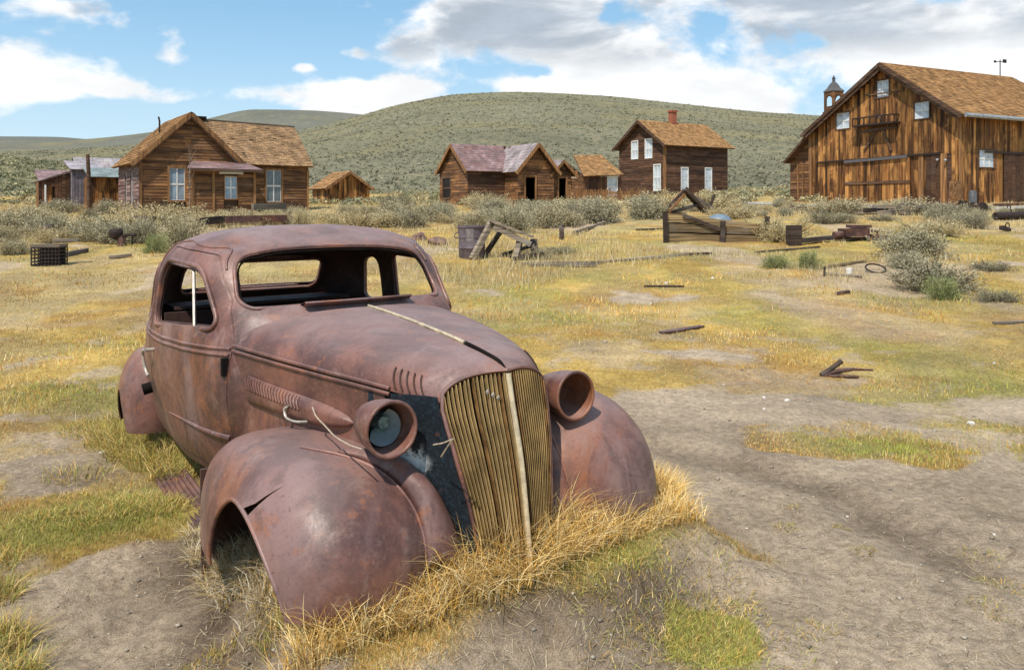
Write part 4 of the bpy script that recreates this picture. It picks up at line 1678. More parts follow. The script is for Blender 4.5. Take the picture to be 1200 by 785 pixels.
# porch
pr = H.rect(225, 299, 203, 250, 1, -1.1)
x0, x1 = pr[0], pr[1]
dr = H.rect(262, 279, 203, 248, 1, -1.1)
dr = (dr[0], dr[1], -.4, dr[3] - .05)
H.wall(0, -1.1, x0, x1, -.4, 2.22, -1, WOOD_H, 'h', .15, [dr])
H.wall(1, x0, -1.1, -.05, -.4, 2.22, -1, WOOD_H, 'h', .15)
H.wall(1, x1, -1.1, .2, -.4, 2.22, 1, WOOD_H, 'h', .15)
for x in (x0 - .02, dr[0] - .55, x1 - .1):
    H.box("corner_board", TRIM, (x, -1.165, -.4), (x + .12, -1.13, 2.25))
mid = (x0 + x1) / 2
H.roof((x0 - .3, -1.4, 2.22), (x1 + .3, -1.4, 2.22), (x1 - .15, -.02, 2.62), (x0 + .25, -.02, 2.62), PURPLE, PUR, .35, .5, .05, "porch_roof", lift=.012)
H.box("porch_fascia", TRIM_D, (x0 - .3, -1.44, 2.08), (x1 + .3, -1.40, 2.22))
H.box("door_lintel", WHITE, (dr[0] - .22, -1.21, dr[3] + .0), (dr[1] + .22, -1.14, dr[3] + .16))
dw = MB()
c_ = (dr[0] + dr[1]) / 2
dw.box((c_, -1.02, (dr[2] + dr[3]) / 2), (dr[1] - dr[0] - .02, .04, dr[3] - dr[2]))
door = dw.build("door", TRIM_D, H.o)
H.window(0, -1.1, -1, (dr[0] + .06, dr[1] - .06, dr[3] - 1.2, dr[3] - .12), 2, 2, TRIM, GLASS_B, trim=.05)
sap = MB()
rs = random.Random(4)
bx, by = (H.at(222, 186, 1, -1.9).x, -1.9)
for k in range(9):
    z0 = 1.2 + k * .16
    p = Vector((bx, by, 0)) + Vector((0, 0, z0))
    q = p + Vector((rs.uniform(-.35, .35), rs.uniform(-.2, .2), rs.uniform(.3, .8)))
    sap.tube([p, p.lerp(q, .5) + Vector((.03, 0, .03)), q], [.014, .010, .004], 5)
sap.tube([(bx, by, -.5), (bx + .03, by, 1.5), (bx - .02, by, 3.25)], [.03, .022, .006], 6)

# ---- the sheds strung out to the left of the cottage
S1 = Bld("plank_shed", 106.5, 40.5, 1.05, 36, "narrow brown upright-board shed leaning against the left cottage", "shed")
S1.wall(0, 0, 0, 1.55, -.3, 2.05, -1, WOOD_V, 'v', .17)
S1.wall(1, 0, 0, 2.4, -.3, 2.05, -1, WOOD_V, 'v', .2)
S1.roof((-.12, -.2, 2.02), (1.62, -.2, 2.02), (1.62, 2.5, 2.62), (-.12, 2.5, 2.62), PURPLE, [(.24, .28, .27), (.19, .23, .23)], .8, .4, .05, lift=.01)
S2 = Bld("iron_shed", 84, 43, 1.1, 36, "purple grey corrugated iron shed with a bluish white lean roof", "shed")
nco = 22
P = np.array([[(1.55 * i / 44, -.015 if i % 2 else .015, z) for z in (-.3, 2.45)] for i in range(45)])
part("corrugated_sheet", *grid_vf(P), METAL_V, S2.o)
P = np.array([[(-.015 if i % 2 else .015, 3.2 * i / 60, z) for z in (-.3, 2.45 - .75 * min(1, i / 55))] for i in range(61)])
part("corrugated_sheet", *grid_vf(P), METAL_V, S2.o)
S2.roof((-.1, -.1, 2.48), (1.7, -.1, 2.48), (1.7, 3.2, 3.1), (-.1, 3.2, 3.1), PURPLE, [(.30, .25, .26), (.36, .33, .36)], .9, .5, .05, lift=.012)
S2.roof((-1.75, .25, 1.75), (-1.75, 3.0, 1.75), (-.02, 3.0, 2.40), (-.02, .25, 2.40), PURPLE, [(.40, .46, .50), (.46, .50, .53)], .7, .5, .06, "lean_roof", lift=.012)
S2.wall(0, .35, -1.55, -.05, -.3, lambda a: 2.35 + .37 * a, -1, WOOD_HD, 'v', .2, [(-1.2, -.9, .2, 1.5)])
S2.box("door_frame", WHITE, (-1.28, .28, .1), (-1.20, .33, 1.6))
S2.box("window_board", WHITE, (1.2, -.06, 1.1), (1.36, -.02, 2.0))
S3 = Bld("low_shed", 48, 47, 1.15, 36, "low brown board shed at the far left end of the row", "shed")
S3.wall(0, 0, 0, 1.5, -.3, 1.95, -1, WOOD_V, 'v', .2)
S3.wall(1, 0, 0, 3.0, -.3, 1.95, -1, WOOD_V, 'v', .25)
S3.roof((-.15, -.2, 1.92), (2.2, -.2, 1.92), (2.2, 3, 2.7), (-.15, 3, 2.7), PURPLE, PUR, .5, .5, .06, lift=.012)
S4 = Bld("tin_roofed_shed", 92, 49, 1.25, 36, "shed with a pale tin roof showing above the corrugated iron shed", "shed")
S4.wall(0, 0, 0, 2.4, -.2, 2.6, -1, WOOD_HD, 'h', .3)
S4.wall(1, 2.4, 0, 2.6, -.2, gable(0, 2.6, 2.6, 3.4), 1, WOOD_HD, 'h', .3)
S4.roof((-.2, -.2, 2.55), (2.7, -.2, 2.55), (2.7, 1.3, 3.45), (-.2, 1.3, 3.45), PURPLE, GRY, .6, .5, .06, lift=.012)
S4.roof((-.2, 2.8, 2.55), (2.7, 2.8, 2.55), (2.7, 1.305, 3.45), (-.2, 1.305, 3.45), PURPLE, GRY, .6, .5, .06, lift=.012)
px, py = at_px(104.5, 39)
pm = MB()
pm.tube([(px, py, land(px, py) - .3), (px - .03, py, land(px, py) + 2), (px - .08, py, EYE + (HZ - 181) * 39 / F)], [.10, .095, .085], 10)
tag(pm.build("wooden_post", TRIM_D, None, 50), "tall bare wooden post standing before the row of sheds", "post")
tag(sap.build("bare_sapling", mat_plain("grey twig", (.25, .2, .16), .9), None, 60), "leafless thin sapling beside the porch of the left cottage", "sapling").matrix_world = H.M

# ---- small gabled shack
K = Bld("shack", 384, 58, 1.62, 36, "tiny orange brown gabled shack beyond the right end of the left cottage", "shed")
kx = K.at(433, 230, 1, 0).x
kz = [K.at(409, v, 1, 0).z for v in (203, 219)]
K.wall(0, 0, 0, kx, -.5, gable(0, kx, kz[1], kz[0]), -1, WOOD_V, 'v', .22)
K.wall(1, 0, 0, 3, -.5, kz[1], -1, WOOD_V, 'v', .25)
K.roof((-.3, -.25, kz[1] - .15), (-.3, 3.2, kz[1] - .15), (kx / 2, 3.2, kz[0] + .15), (kx / 2, -.25, kz[0] + .15), SHINGLE, CEDO, .25, .25)
K.roof((kx + .3, -.25, kz[1] - .15), (kx + .3, 3.2, kz[1] - .15), (kx / 2 + .005, 3.2, kz[0] + .15), (kx / 2 + .005, -.25, kz[0] + .15), SHINGLE, CEDO, .25, .25)
for sx in (-1, 1):
    K.beam("barge_board", TRIM, (kx / 2, -.29, kz[0] + .05), (kx / 2 + sx * (kx / 2 + .3), -.29, kz[1] - .25), .05, .2)

# ---- middle cottage with purple roofs
Mh = Bld("cottage", 548, 52, 1.45, 30, "low abandoned cottage with purple roof, empty dark doorways and two front gables", "house")
lw = Mh.rect(519, 528, 209, 232, 0, 0)
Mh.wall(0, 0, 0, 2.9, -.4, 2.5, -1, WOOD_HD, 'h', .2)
Mh.wall(1, 0, 0, 4.5, -.4, gable(0, 4.5, 2.5, 4.25), -1, WOOD_H, 'h', .2, [lw])
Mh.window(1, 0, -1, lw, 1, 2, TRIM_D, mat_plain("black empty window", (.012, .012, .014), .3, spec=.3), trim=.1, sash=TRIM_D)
cx0, cx1 = 2.9, 5.78
d1 = Mh.rect(615.5, 627, 207, 233, 1, -1.8)
d1 = (d1[0], d1[1], -.4, d1[3])
Mh.wall(0, -1.8, cx0, cx1, -.4, gable(cx0, cx1, 2.5, 4.15), -1, WOOD_H, 'h', .2, [d1])
Mh.wall(1, cx0, -1.8, 0, -.4, 2.5, -1, WOOD_H, 'h', .2)
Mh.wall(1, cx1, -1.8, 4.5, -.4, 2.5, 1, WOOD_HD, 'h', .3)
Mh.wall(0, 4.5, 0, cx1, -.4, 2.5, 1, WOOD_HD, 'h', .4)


def doorway(B, dd, val, mat=TRIM):
    fr = MB()
    fr.box((dd[0] - .05, val - .03, (dd[2] + dd[3]) / 2), (.10, .10, dd[3] - dd[2]))
    fr.box((dd[1] + .05, val - .03, (dd[2] + dd[3]) / 2), (.10, .10, dd[3] - dd[2]))
    fr.box(((dd[0] + dd[1]) / 2, val - .03, dd[3] + .05), (dd[1] - dd[0] + .2, .10, .10))
    return fr.build("door_frame", mat, B.o)


doorway(Mh, d1, -1.8)
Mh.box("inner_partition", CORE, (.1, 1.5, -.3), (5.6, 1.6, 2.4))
Mh.roof((-.22, -.25, 2.45), (3.2, -.25, 2.45), (4.0, 2.25, 4.42), (-.22, 2.25, 4.42), PURPLE, PUR, .3, .3, .08, lift=.02)
Mh.roof((-.22, 4.75, 2.45), (6, 4.75, 2.45), (4.3, 2.255, 4.42), (-.22, 2.255, 4.42), PURPLE, PUR, .4, .4, .08, lift=.02)
mx = (cx0 + cx1) / 2
Mh.roof((cx0 - .35, -2.15, 2.38), (cx0 - .35, 4.6, 2.38), (mx, 4.6, 4.38), (mx, -2.15, 4.38), PURPLE, GRY + PUR[:2], .3, .3, .08, lift=.02)
Mh.roof((cx1 + .35, -2.15, 2.38), (cx1 + .35, 4.6, 2.38), (mx + .005, 4.6, 4.38), (mx + .005, -2.15, 4.38), PURPLE, PUR, .3, .3, .08, lift=.02)
for sx in (-1, 1):
    Mh.beam("barge_board", TRIM, (mx, -2.19, 4.26), (mx + sx * 1.8, -2.19, 2.22), .05, .22)
    Mh.beam("barge_board", TRIM, (-.26, 2.25, 4.30), (-.26, 2.25 + sx * 2.5, 2.32), .05, .22)
# small porch gable
p0, p1 = cx1 + .05, cx1 + 1.65
d2 = Mh.rect(654.5, 663, 209, 233, 1, -1.5)
d2 = (d2[0], d2[1], -.4, d2[3])
p1 = max(p1, d2[1] + .35)
Mh.wall(0, -1.5, p0, p1, -.4, gable(p0, p1, 2.35, 3.1), -1, WOOD_H, 'h', .2, [d2])
Mh.wall(1, p1, -1.5, 1.0, -.4, 2.35, 1, WOOD_HD, 'h', .3)
doorway(Mh, d2, -1.5)
pm_ = (p0 + p1) / 2
Mh.roof((p0 - .3, -1.8, 2.2), (p0 - .3, 1.2, 2.2), (pm_, 1.2, 3.3), (pm_, -1.8, 3.3), PURPLE, GRY + PUR[:3], .3, .3, .06, "porch_roof", lift=.02)
Mh.roof((p1 + .3, -1.8, 2.2), (p1 + .3, 1.2, 2.2), (pm_ + .005, 1.2, 3.3), (pm_ + .005, -1.8, 3.3), PURPLE, PUR, .3, .3, .06, "porch_roof", lift=.02)
for sx in (-1, 1):
    Mh.beam("barge_board", TRIM, (pm_, -1.84, 3.2), (pm_ + sx * 1.15, -1.84, 2.08), .05, .18)
# rear wing under brown shingles
Mh.wall(0, 1.0, p1 - .1, 9.2, -.4, 2.15, -1, WOOD_HD, 'h', .2)
Mh.wall(1, 9.2, 1.0, 4.5, -.4, gable(1, 4.5, 2.15, 3.4), 1, WOOD_HD, 'h', .3)
Mh.roof((cx1 + .3, .7, 2.08), (9.5, .7, 2.08), (9.5, 2.75, 3.6), (cx1 + .3, 2.75, 3.6), SHINGLE, CEDB, .25, .25)
Mh.roof((cx1 + .3, 4.8, 2.08), (9.5, 4.8, 2.08), (9.5, 2.755, 3.6), (cx1 + .3, 2.755, 3.6), SHINGLE, CEDB, .3, .3)

# ---- two-storey house
T = Bld("two_storey_house", 779, 75, 2.32, 31, "dark two-storey clapboard house with orange shingle roof and brick chimney", "house")
g = [T.rect(740.5, 747.5, 166, 186, 0, 0), T.rect(756.5, 764, 163.5, 185, 0, 0), T.rect(766.5, 774, 193.5, 223, 0, 0)]
fr_ = [T.rect(798.5, 806, 197, 222, 1, 0), T.rect(826.5, 833.5, 197.5, 224, 1, 0)]
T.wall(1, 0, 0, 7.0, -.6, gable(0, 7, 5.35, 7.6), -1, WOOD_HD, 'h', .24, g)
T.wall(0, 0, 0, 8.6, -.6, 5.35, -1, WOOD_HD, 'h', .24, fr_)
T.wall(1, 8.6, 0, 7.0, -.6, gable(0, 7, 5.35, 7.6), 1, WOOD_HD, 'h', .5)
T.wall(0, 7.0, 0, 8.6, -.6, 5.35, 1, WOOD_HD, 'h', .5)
for rc in g:
    T.window(1, 0, -1, rc, 2, 2, WHITE, GLASS_W, trim=.08)
for rc in fr_:
    T.window(0, 0, -1, rc, 1, 2, WHITE, GLASS_W, trim=.08)
T.box("corner_board", TRIM, (-.06, -.06, -.5), (.14, -.025, 5.3))
T.box("corner_board", TRIM, (-.065, -.02, -.5), (-.03, .16, 5.3))
T.roof((-.5, -.55, 5.1), (9.1, -.55, 5.1), (9.0, 3.5, 7.85), (-.5, 3.5, 7.85), SHINGLE, CEDO, .24, .24, .14)
T.roof((-.5, 7.55, 5.1), (9.1, 7.55, 5.1), (9.0, 3.505, 7.85), (-.5, 3.505, 7.85), SHINGLE, CEDO, .4, .4, .14)
for sy in (-1, 1):
    T.beam("barge_board", TRIM_D, (-.54, 3.5, 7.70), (-.54, 3.5 + sy * 4.05, 4.95), .05, .28)
ch = T.at(786.5, 140, 1, 3.4)
cm = MB()
cm.box((ch.x + .2, 3.4, 8.0), (.62, .6, 1.9))
cm.box((ch.x + .2, 3.4, 9.0), (.80, .76, .2))
chim = cm.build("chimney", BRICK, T.o)
# ---- shingled lean-to beside it
LS = Bld("lean_to", 684, 63, 1.95, 31, "low lean-to with rough orange shingle roof left of the two-storey house", "shed")
le = LS.rect(712, 723, 208, 229, 1, 0)
lx1 = LS.at(728, 215, 1, 0).x
LS.wall(0, 0, 0, lx1, -.5, 2.0, -1, WOOD_HD, 'v', .25, [le])
LS.wall(1, 0, 0, 3.0, -.5, lambda a: 2.0 + .5 * a, -1, WOOD_H, 'h', .3)
LS.window(0, 0, -1, le, 1, 2, WHITE, GLASS_W, trim=.06)
z1_ = LS.at(715, 182, 1, 2.8).z
LS.roof((-.25, -.3, 2.0), (lx1, -.3, 2.2), (lx1, 2.8, z1_), (1.0, 2.8, z1_ - .15), SHINGLE, CEDO, .22, .24)

# ---- barn
B = Bld("barn", 1124, 40, 1.62, 25, "big orange brown upright-board barn with sliding doors under a shingle roof", "barn")
bw = [B.rect(980.5, 996, 132.5, 151, 0, 0), B.rect(1026.5, 1042, 94.5, 114, 0, 0), B.rect(1072, 1089, 120, 139, 0, 0)]
BG = lambda a: 4.9 + (7.9 - 4.9) * a / 4.45 if a < 4.45 else 7.9 - (7.9 - 4.55) * (a - 4.45) / 5.45
B.wall(1, 0, 0, 10.0, -.3, BG, -1, WOOD_V, 'v', .20, bw, thick=.035)
rw = B.rect(1147, 1166, 176.5, 196, 1, 0)
bd = B.rect(1175, 1215, 176, 238, 1, 0)
B.wall(0, 0, 0, 12.0, -.3, 4.75, -1, WOOD_V, 'v', .22, [rw], thick=.035)
B.wall(1, 12.0, 0, 9.9, -.3, BG, 1, WOOD_HD, 'v', .4)
B.wall(0, 9.8, 0, 12, -.3, 4.9, 1, WOOD_HD, 'v', .4)
for rc in bw:
    B.window(1, 0, -1, rc, 2, 2, TRIM_D, GLASS_W, trim=.07)
B.window(0, 0, -1, rw, 3, 2, TRIM_D, GLASS_W, trim=.07)
B.roof((-.5, -.5, 4.62), (12.4, -.5, 4.62), (11.4, 4.45, 8.1), (-.5, 4.45, 8.1), SHINGLE, CEDO, .2, .22, .16)
B.roof((-.5, 10.3, 4.45), (12.4, 10.3, 4.45), (11.4, 4.455, 8.1), (-.5, 4.455, 8.1), SHINGLE, CEDO, .3, .3, .16)
for sy in (-1, 1):
    B.beam("barge_board", TRIM_D, (-.55, 4.45, 7.97), (-.55, -.5 if sy < 0 else 10.3, 4.52 if sy < 0 else 4.34), .05, .20)
    B.beam("barge_board", TRIM_D, (-.46, 4.45, 7.77), (-.46, -.3 if sy < 0 else 10.0, 4.44 if sy < 0 else 4.30), .05, .18)
gt = MB()
gt.tube([(-.4, -.62, 4.58), (12.3, -.62, 4.52)], .11, 8)
gt.build("gutter", STEEL, B.o, 50)
# sliding door, track, rails, hoist
t0, t1 = B.at(957, 191, 0, -.1), B.at(1102, 179.5, 0, -.1)
B.beam("door_track", BLACKIRON, (-.10, t0.y, t0.z), (-.10, t1.y, t1.z), .08, .10)
tr0, tr1 = B.at(990, 190, 0, -.16), B.at(1063, 183.5, 0, -.16)
B.beam("door_track_hood", mat_plain("dark iron hood", (.13, .12, .125), .6, .2), (-.17, tr0.y, tr0.z), (-.17, tr1.y, tr1.z), .10, .16)
dz0 = -.25
dy0, dy1 = B.at(1066, 210, 0, -.12).y, B.at(990, 210, 0, -.12).y
dm = MB()
dm.box((-.055, (dy0 + dy1) / 2, (dz0 + 2.7) / 2), (.03, dy1 - dy0, 2.7 - dz0))
bdoor = dm.build("sliding_door", CORE, B.o)
n = 17
for i in range(n):
    a, b = dy0 + (dy1 - dy0) * i / n, dy0 + (dy1 - dy0) * (i + 1) / n
    piece("plank", WOOD_V, bdoor, (-.085 - random.uniform(0, .01), (a + b) / 2, (dz0 + 2.72) / 2), (.03, b - a - .014, 2.72 - dz0))
zr = B.at(1030, 214, 0, -.12).z
B.beam("door_rail", TRIM_D, (-.13, dy0, zr), (-.13, dy1, zr), .05, .16, bdoor)
for (ua, ub, mt) in ((1085, 1091, WOOD_HD), (1091, 1097, WOOD_HD), (1097, 1101.5, WOOD_HD), (1102, 1109, TRIM), (1109.5, 1115, WOOD_HD)):
    ya, yb = B.at(ub, 215, 0, -.07).y, B.at(ua, 215, 0, -.07).y
    piece("plank", mt, B.o, (-.062, (ya + yb) / 2, 1.22), (.03, yb - ya - .012, 2.95))  # dark boards stand in for the shaded open gap beside the sliding door
h0, h1, hz0, hz1 = B.rect(1001, 1050, 137, 146, 0, -.4)
hp = MB()
hp.box((-.3, (h0 + h1) / 2, hz0), (.55, h1 - h0, .10))
hp.box((-.55, (h0 + h1) / 2, hz1), (.06, h1 - h0, .08))
for i in range(8):
    hp.box((-.55, h0 + (h1 - h0) * i / 7, (hz0 + hz1) / 2), (.05, .05, hz1 - hz0))
for y in (h0 + .1, h1 - .1):
    hp.box((-.30, y, hz1), (.6, .06, .07))
hp.build("loft_rail", BLACKIRON, B.o)
hb = B.rect(1010, 1050, 150, 153, 0, -.2)
B.beam("hoist_beam", TRIM_D, (-.12, hb[0], hb[2] + .1), (-.12, hb[1], hb[2] + .02), .10, .16)
a_, b_ = B.at(1027, 153, 0, -.1), B.at(1012, 177, 0, -.1)
B.beam("brace", TRIM_D, (-.07, a_.y, a_.z), (-.07, b_.y, b_.z), .04, .12)
b_ = B.at(1044, 177, 0, -.1)
B.beam("brace", TRIM_D, (-.07, a_.y - .4, a_.z), (-.07, b_.y, b_.z), .04, .12)
a_, b_ = B.at(1013, 112, 0, -.1), B.at(1055, 107, 0, -.1)
B.beam("batten", TRIM_D, (-.06, a_.y, a_.z), (-.06, b_.y, b_.z), .03, .08)
for (u, v) in ((1098.5, 187.5), (1108, 188), (1031, 137)):
    q = B.at(u, v, 0, -.2)
    lm = MB()
    P = np.array([[(-.22 + .07 * math.cos(a), q.y + .075 * math.sin(a) * math.cos(t), q.z + .075 * math.sin(a) * math.sin(t)) for t in np.linspace(0, 2 * math.pi, 12, endpoint=False)] for a in np.linspace(.05, 3.1, 8)])
    lm.add(*grid_vf(P, close_v=True))
    lm.tube([(-.02, q.y, q.z + .05), (-.2, q.y, q.z)], .02, 6)
    lm.build("lamp", STEEL, B.o, 50)
# side door in the right wall, cladding band, downpipe post
sd = MB()
sd.box(((bd[0] + bd[1]) / 2, -.045, 1.2), (bd[1] - bd[0], .03, 3.0))
sdo = sd.build("side_door", CORE, B.o)
n = 9
for i in range(n):
    a, b = bd[0] + (bd[1] - bd[0]) * i / n, bd[0] + (bd[1] - bd[0]) * (i + 1) / n
    piece("plank", WOOD_HD, sdo, ((a + b) / 2, -.075, 1.2), (b - a - .015, .03, 3.0))
B.beam("door_track", BLACKIRON, (bd[0] - 1.6, -.10, 2.78), (bd[1] + .5, -.10, 2.78), .06, .10)
B.box("corner_board", TRIM, (-.045, -.05, -.3), (.12, -.02, 4.7))
B.box("corner_board", TRIM, (-.075, 9.86, -.3), (-.04, 10.08, 4.85))
B.box("corner_board", TRIM, (-.09, 2.0, -.3), (-.05, 2.28, 2.8))
# lean-to on the far side
B.wall(1, .25, 10.05, 11.95, -.4, lambda a: 4.35 - .82 * (a - 10.05), -1, WOOD_H, 'h', .2)
B.wall(0, 11.95, .25, 8, -.4, 2.9, 1, WOOD_H, 'h', .4)
B.roof((-.3, 12.05, 2.80), (8, 12.05, 2.80), (8, 10.1, 4.42), (-.3, 10.1, 4.42), SHINGLE, CEDB, .25, .25, .12, "lean_roof")
for (u, w_) in ((935, .12), (941, .12)):
    q = B.at(u, 200, 0, .2)
    B.box("door_post", TRIM, (.18, q.y - .06, -.3), (.22, q.y + .06, 2.6))
wv = B.at(1172, 95, 1, 4.45)
vm = MB()
vm.tube([(wv.x, 4.45, 7.9), (wv.x, 4.45, 9.1)], .03, 6)
vm.tube([(wv.x - .55, 4.45, 8.95), (wv.x + .45, 4.45, 9.0)], .025, 6)
vm.box((wv.x + .45, 4.45, 9.05), (.35, .03, .22))
vm.box((wv.x - .5, 4.45, 8.95), (.2, .03, .14))
tag(vm.build("weather_vane", BLACKIRON, None), "thin black weather vane on the barn roof ridge", "weather vane").matrix_world = B.M

# ---- belfry showing over the barn's left roof
ct = empty("church_belfry", (at_px(977, 118)[0], 118, 3.0), (0, 0, math.radians(20)))
tag(ct, "old wooden church belfry with arched openings and pointed cap behind the barn", "belfry")
ct.scale = (.88, .88, 1)
zz = lambda v: EYE + (HZ - v) * 118 / F - 3.0
hw_ = 1.12
part("tower", *box_vf((0, 0, zz(131) / 2), (2 * hw_ + .3, 2 * hw_ + .3, zz(131))), WOOD_HD, ct)
for (sx, sy) in ((-1, -1), (1, -1), (1, 1), (-1, 1)):
    piece("corner_post", WOOD_H, ct, (sx * (hw_ - .17), sy * (hw_ - .17), (zz(131) + zz(108)) / 2), (.34, .34, zz(108) - zz(131)))
for a in range(4):
    q = MB()
    R_ = Euler((0, 0, a * math.pi / 2)).to_matrix()
    arch = [(-hw_ + .3, zz(116))] + [(-(hw_ - .34) * math.cos(t), zz(119) + (zz(112) - zz(119)) * math.sin(t)) for t in np.linspace(0, math.pi, 12)] + [(hw_ - .3, zz(116)), (hw_ - .3, zz(108)), (-hw_ + .3, zz(108))]
    v, f = prism(arch, 1, -hw_ + .02, -hw_ + .25)
    q.add([R_ @ Vector(p) for p in v], f)
    q.box(R_ @ Vector((0, -hw_ + .14, zz(128))), (2 * hw_ - .5 if a % 2 == 0 else .2, .2 if a % 2 == 0 else 2 * hw_ - .5, zz(125) - zz(131)))
    q.build("arch", WOOD_H, ct)
prof = [(hw_ + .32, zz(108)), (hw_ + .30, zz(107)), (hw_ - .15, zz(104)), (hw_ - .55, zz(99)), (.22, zz(96)), (.20, zz(93)), (.28, zz(92.5)), (.02, zz(88.5))]
P = np.array([[(r_ * math.cos(t + math.pi / 4) * 1.2, r_ * math.sin(t + math.pi / 4) * 1.2, z) for t in (0, math.pi / 2, math.pi, 1.5 * math.pi)] for r_, z in prof])
v, f = grid_vf(P, close_v=True)
part("roof", v, f + [(3, 2, 1, 0)], mat_plain("grey tin cap", (.10, .095, .095), .8), ct)

# ---- picket fence before the lean-to
x0, y0 = at_px(664, 51.5)
x1, y1 = at_px(757, 54)
fe = empty("picket_fence", ((x0 + x1) / 2, (y0 + y1) / 2, float(land((x0 + x1) / 2, (y0 + y1) / 2))))
tag(fe, "low weathered picket fence in front of the two-storey house", "fence")
nf = 64
for i in range(nf):
    t = i / (nf - 1)
    x, y = x0 + (x1 - x0) * t, y0 + (y1 - y0) * t
    z = float(land(x, y)) - fe.location.z
    hgt = 1.02 + random.uniform(-.14, .10)
    piece("picket", TRIM, fe, (x - fe.location.x, y - fe.location.y, z + hgt / 2), (.068, .02, hgt), (random.uniform(-.05, .05), random.uniform(-.06, .06), math.atan2(y1 - y0, x1 - x0)))
for hz_ in (.3, .75):
    p, q = Vector((x0, y0, float(land(x0, y0)) + hz_)) - fe.location, Vector((x1, y1, float(land(x1, y1)) + hz_)) - fe.location
    o = piece("rail", TRIM, fe, (p + q) / 2 + Vector((0, .03, 0)), ((q - p).length, .04, .07))
    o.rotation_euler = (q - p).to_track_quat('X', 'Z').to_euler()
# ================================================================== SAGEBRUSH
TWIG = mat_plain("dark sage stem", (.085, .06, .045), .9, 0, .4, 20, .1)
LEAF2 = mat_attr("shrub leaves", .9, .2, 9, .15)


def shrub_proto(seed, pal, ntwig=380, nleaf=34, size=.036, spread=1.0, lobes=5, tip=None):
    r = np.random.default_rng(seed)
    pal = np.array(pal) * .80
    V, C, tw = [], [], MB()
    cen = np.stack([r.normal(0, .33, lobes) * spread, r.normal(0, .33, lobes) * spread, np.zeros(lobes)], -1)
    hts = .65 + .35 * r.random(lobes)
    for i in range(ntwig):
        k = r.integers(lobes)
        a = r.random() * 2 * math.pi
        up = r.random() ** .65
        d = np.array([math.cos(a) * math.sqrt(1 - up * up), math.sin(a) * math.sqrt(1 - up * up), up * 1.0])
        L = hts[k] * (.62 + .38 * r.random()) * np.array([.62, .62, 1.0])
        p0 = cen[k] * .35
        p1 = cen[k] + d * L
        bend = r.normal(0, .05, 3)
        if i % 6 == 0:
            tw.tube([p0, (p0 + p1) / 2 + bend, p1 * .97], [.016, .010, .003], 4, False)
        col = (pal[r.integers(len(pal))] * .6 + pal.mean(0) * .4) * (.8 + .4 * r.random())
        for j in range(nleaf):
            t = .38 + .66 * (j + r.random()) / nleaf
            c = p0 + (p1 - p0) * t + bend * math.sin(t * 3) + r.normal(0, .045, 3)
            c[2] = max(c[2], .02)
            u = d * 1.2 + r.normal(0, .6, 3)
            u /= np.linalg.norm(u)
            w = np.cross(u, r.normal(0, 1, 3))
            w /= np.linalg.norm(w) + 1e-6
            sz = size * (.6 + .8 * r.random())
            V += [c - w * sz * .30, c + w * sz * .30, c + u * sz * 1.3]
            cc = col * (.9 + .2 * r.random())
            if tip is not None and t > .92 and r.random() < .5:
                cc = np.array(tip) * .68 * (.75 + .5 * r.random())
            C += [cc] * 3
    V = np.array(V)
    me = fast_mesh("foliage", V, np.arange(len(V)), 3, LEAF2, None, np.array(C))
    root = empty("sagebrush", (0, 0, 0))
    me.parent = root
    tw.build("stem", TWIG, root)
    return root


GREY = [(.50, .445, .30), (.43, .395, .265), (.56, .49, .32), (.36, .335, .23)]
GREEN_S = [(.36, .39, .14), (.30, .34, .12), (.44, .44, .18), (.24, .28, .09)]
STRAW = [(.66, .52, .28), (.57, .46, .25), (.50, .43, .24), (.72, .58, .32)]
protos = {
    'grey': shrub_proto(1, GREY, tip=(.64, .56, .36)),
    'pale': shrub_proto(2, GREY[:3] + STRAW[:1], lobes=7, tip=(.74, .61, .37)),
    'straw': shrub_proto(3, STRAW, size=.033, ntwig=320, tip=(.78, .64, .38)),
    'green': shrub_proto(4, GREEN_S + GREY[:1], lobes=4, tip=(.38, .42, .17)),
    'twiggy': shrub_proto(5, [(.38, .32, .21), (.29, .25, .17), (.44, .40, .26)], ntwig=380, nleaf=26, lobes=6, tip=(.46, .44, .28)),
}
used = set()
srnd = random.Random(21)


def shrub(kind, u, v, w, h, label, group=None, name="sagebrush", d=None):
    """shrub seen w px wide and h px tall with its foot at photo pixel u,v"""
    if d is None:
        x, y = ground_px(u, v)
    else:
        x, y = at_px(u, d)
    o = protos[kind] if kind not in used else copy_tree(protos[kind])
    used.add(kind)
    sx, sz = w / F * y / 1.25, h / F * y / .90
    o.location = (x, y, float(land(x, y)) - .03)
    o.rotation_euler = (0, 0, srnd.uniform(0, 6.28))
    o.scale = (sx * srnd.uniform(.9, 1.1), sx * srnd.uniform(.9, 1.1), sz)
    tag(o, label, "shrub", group)
    return o


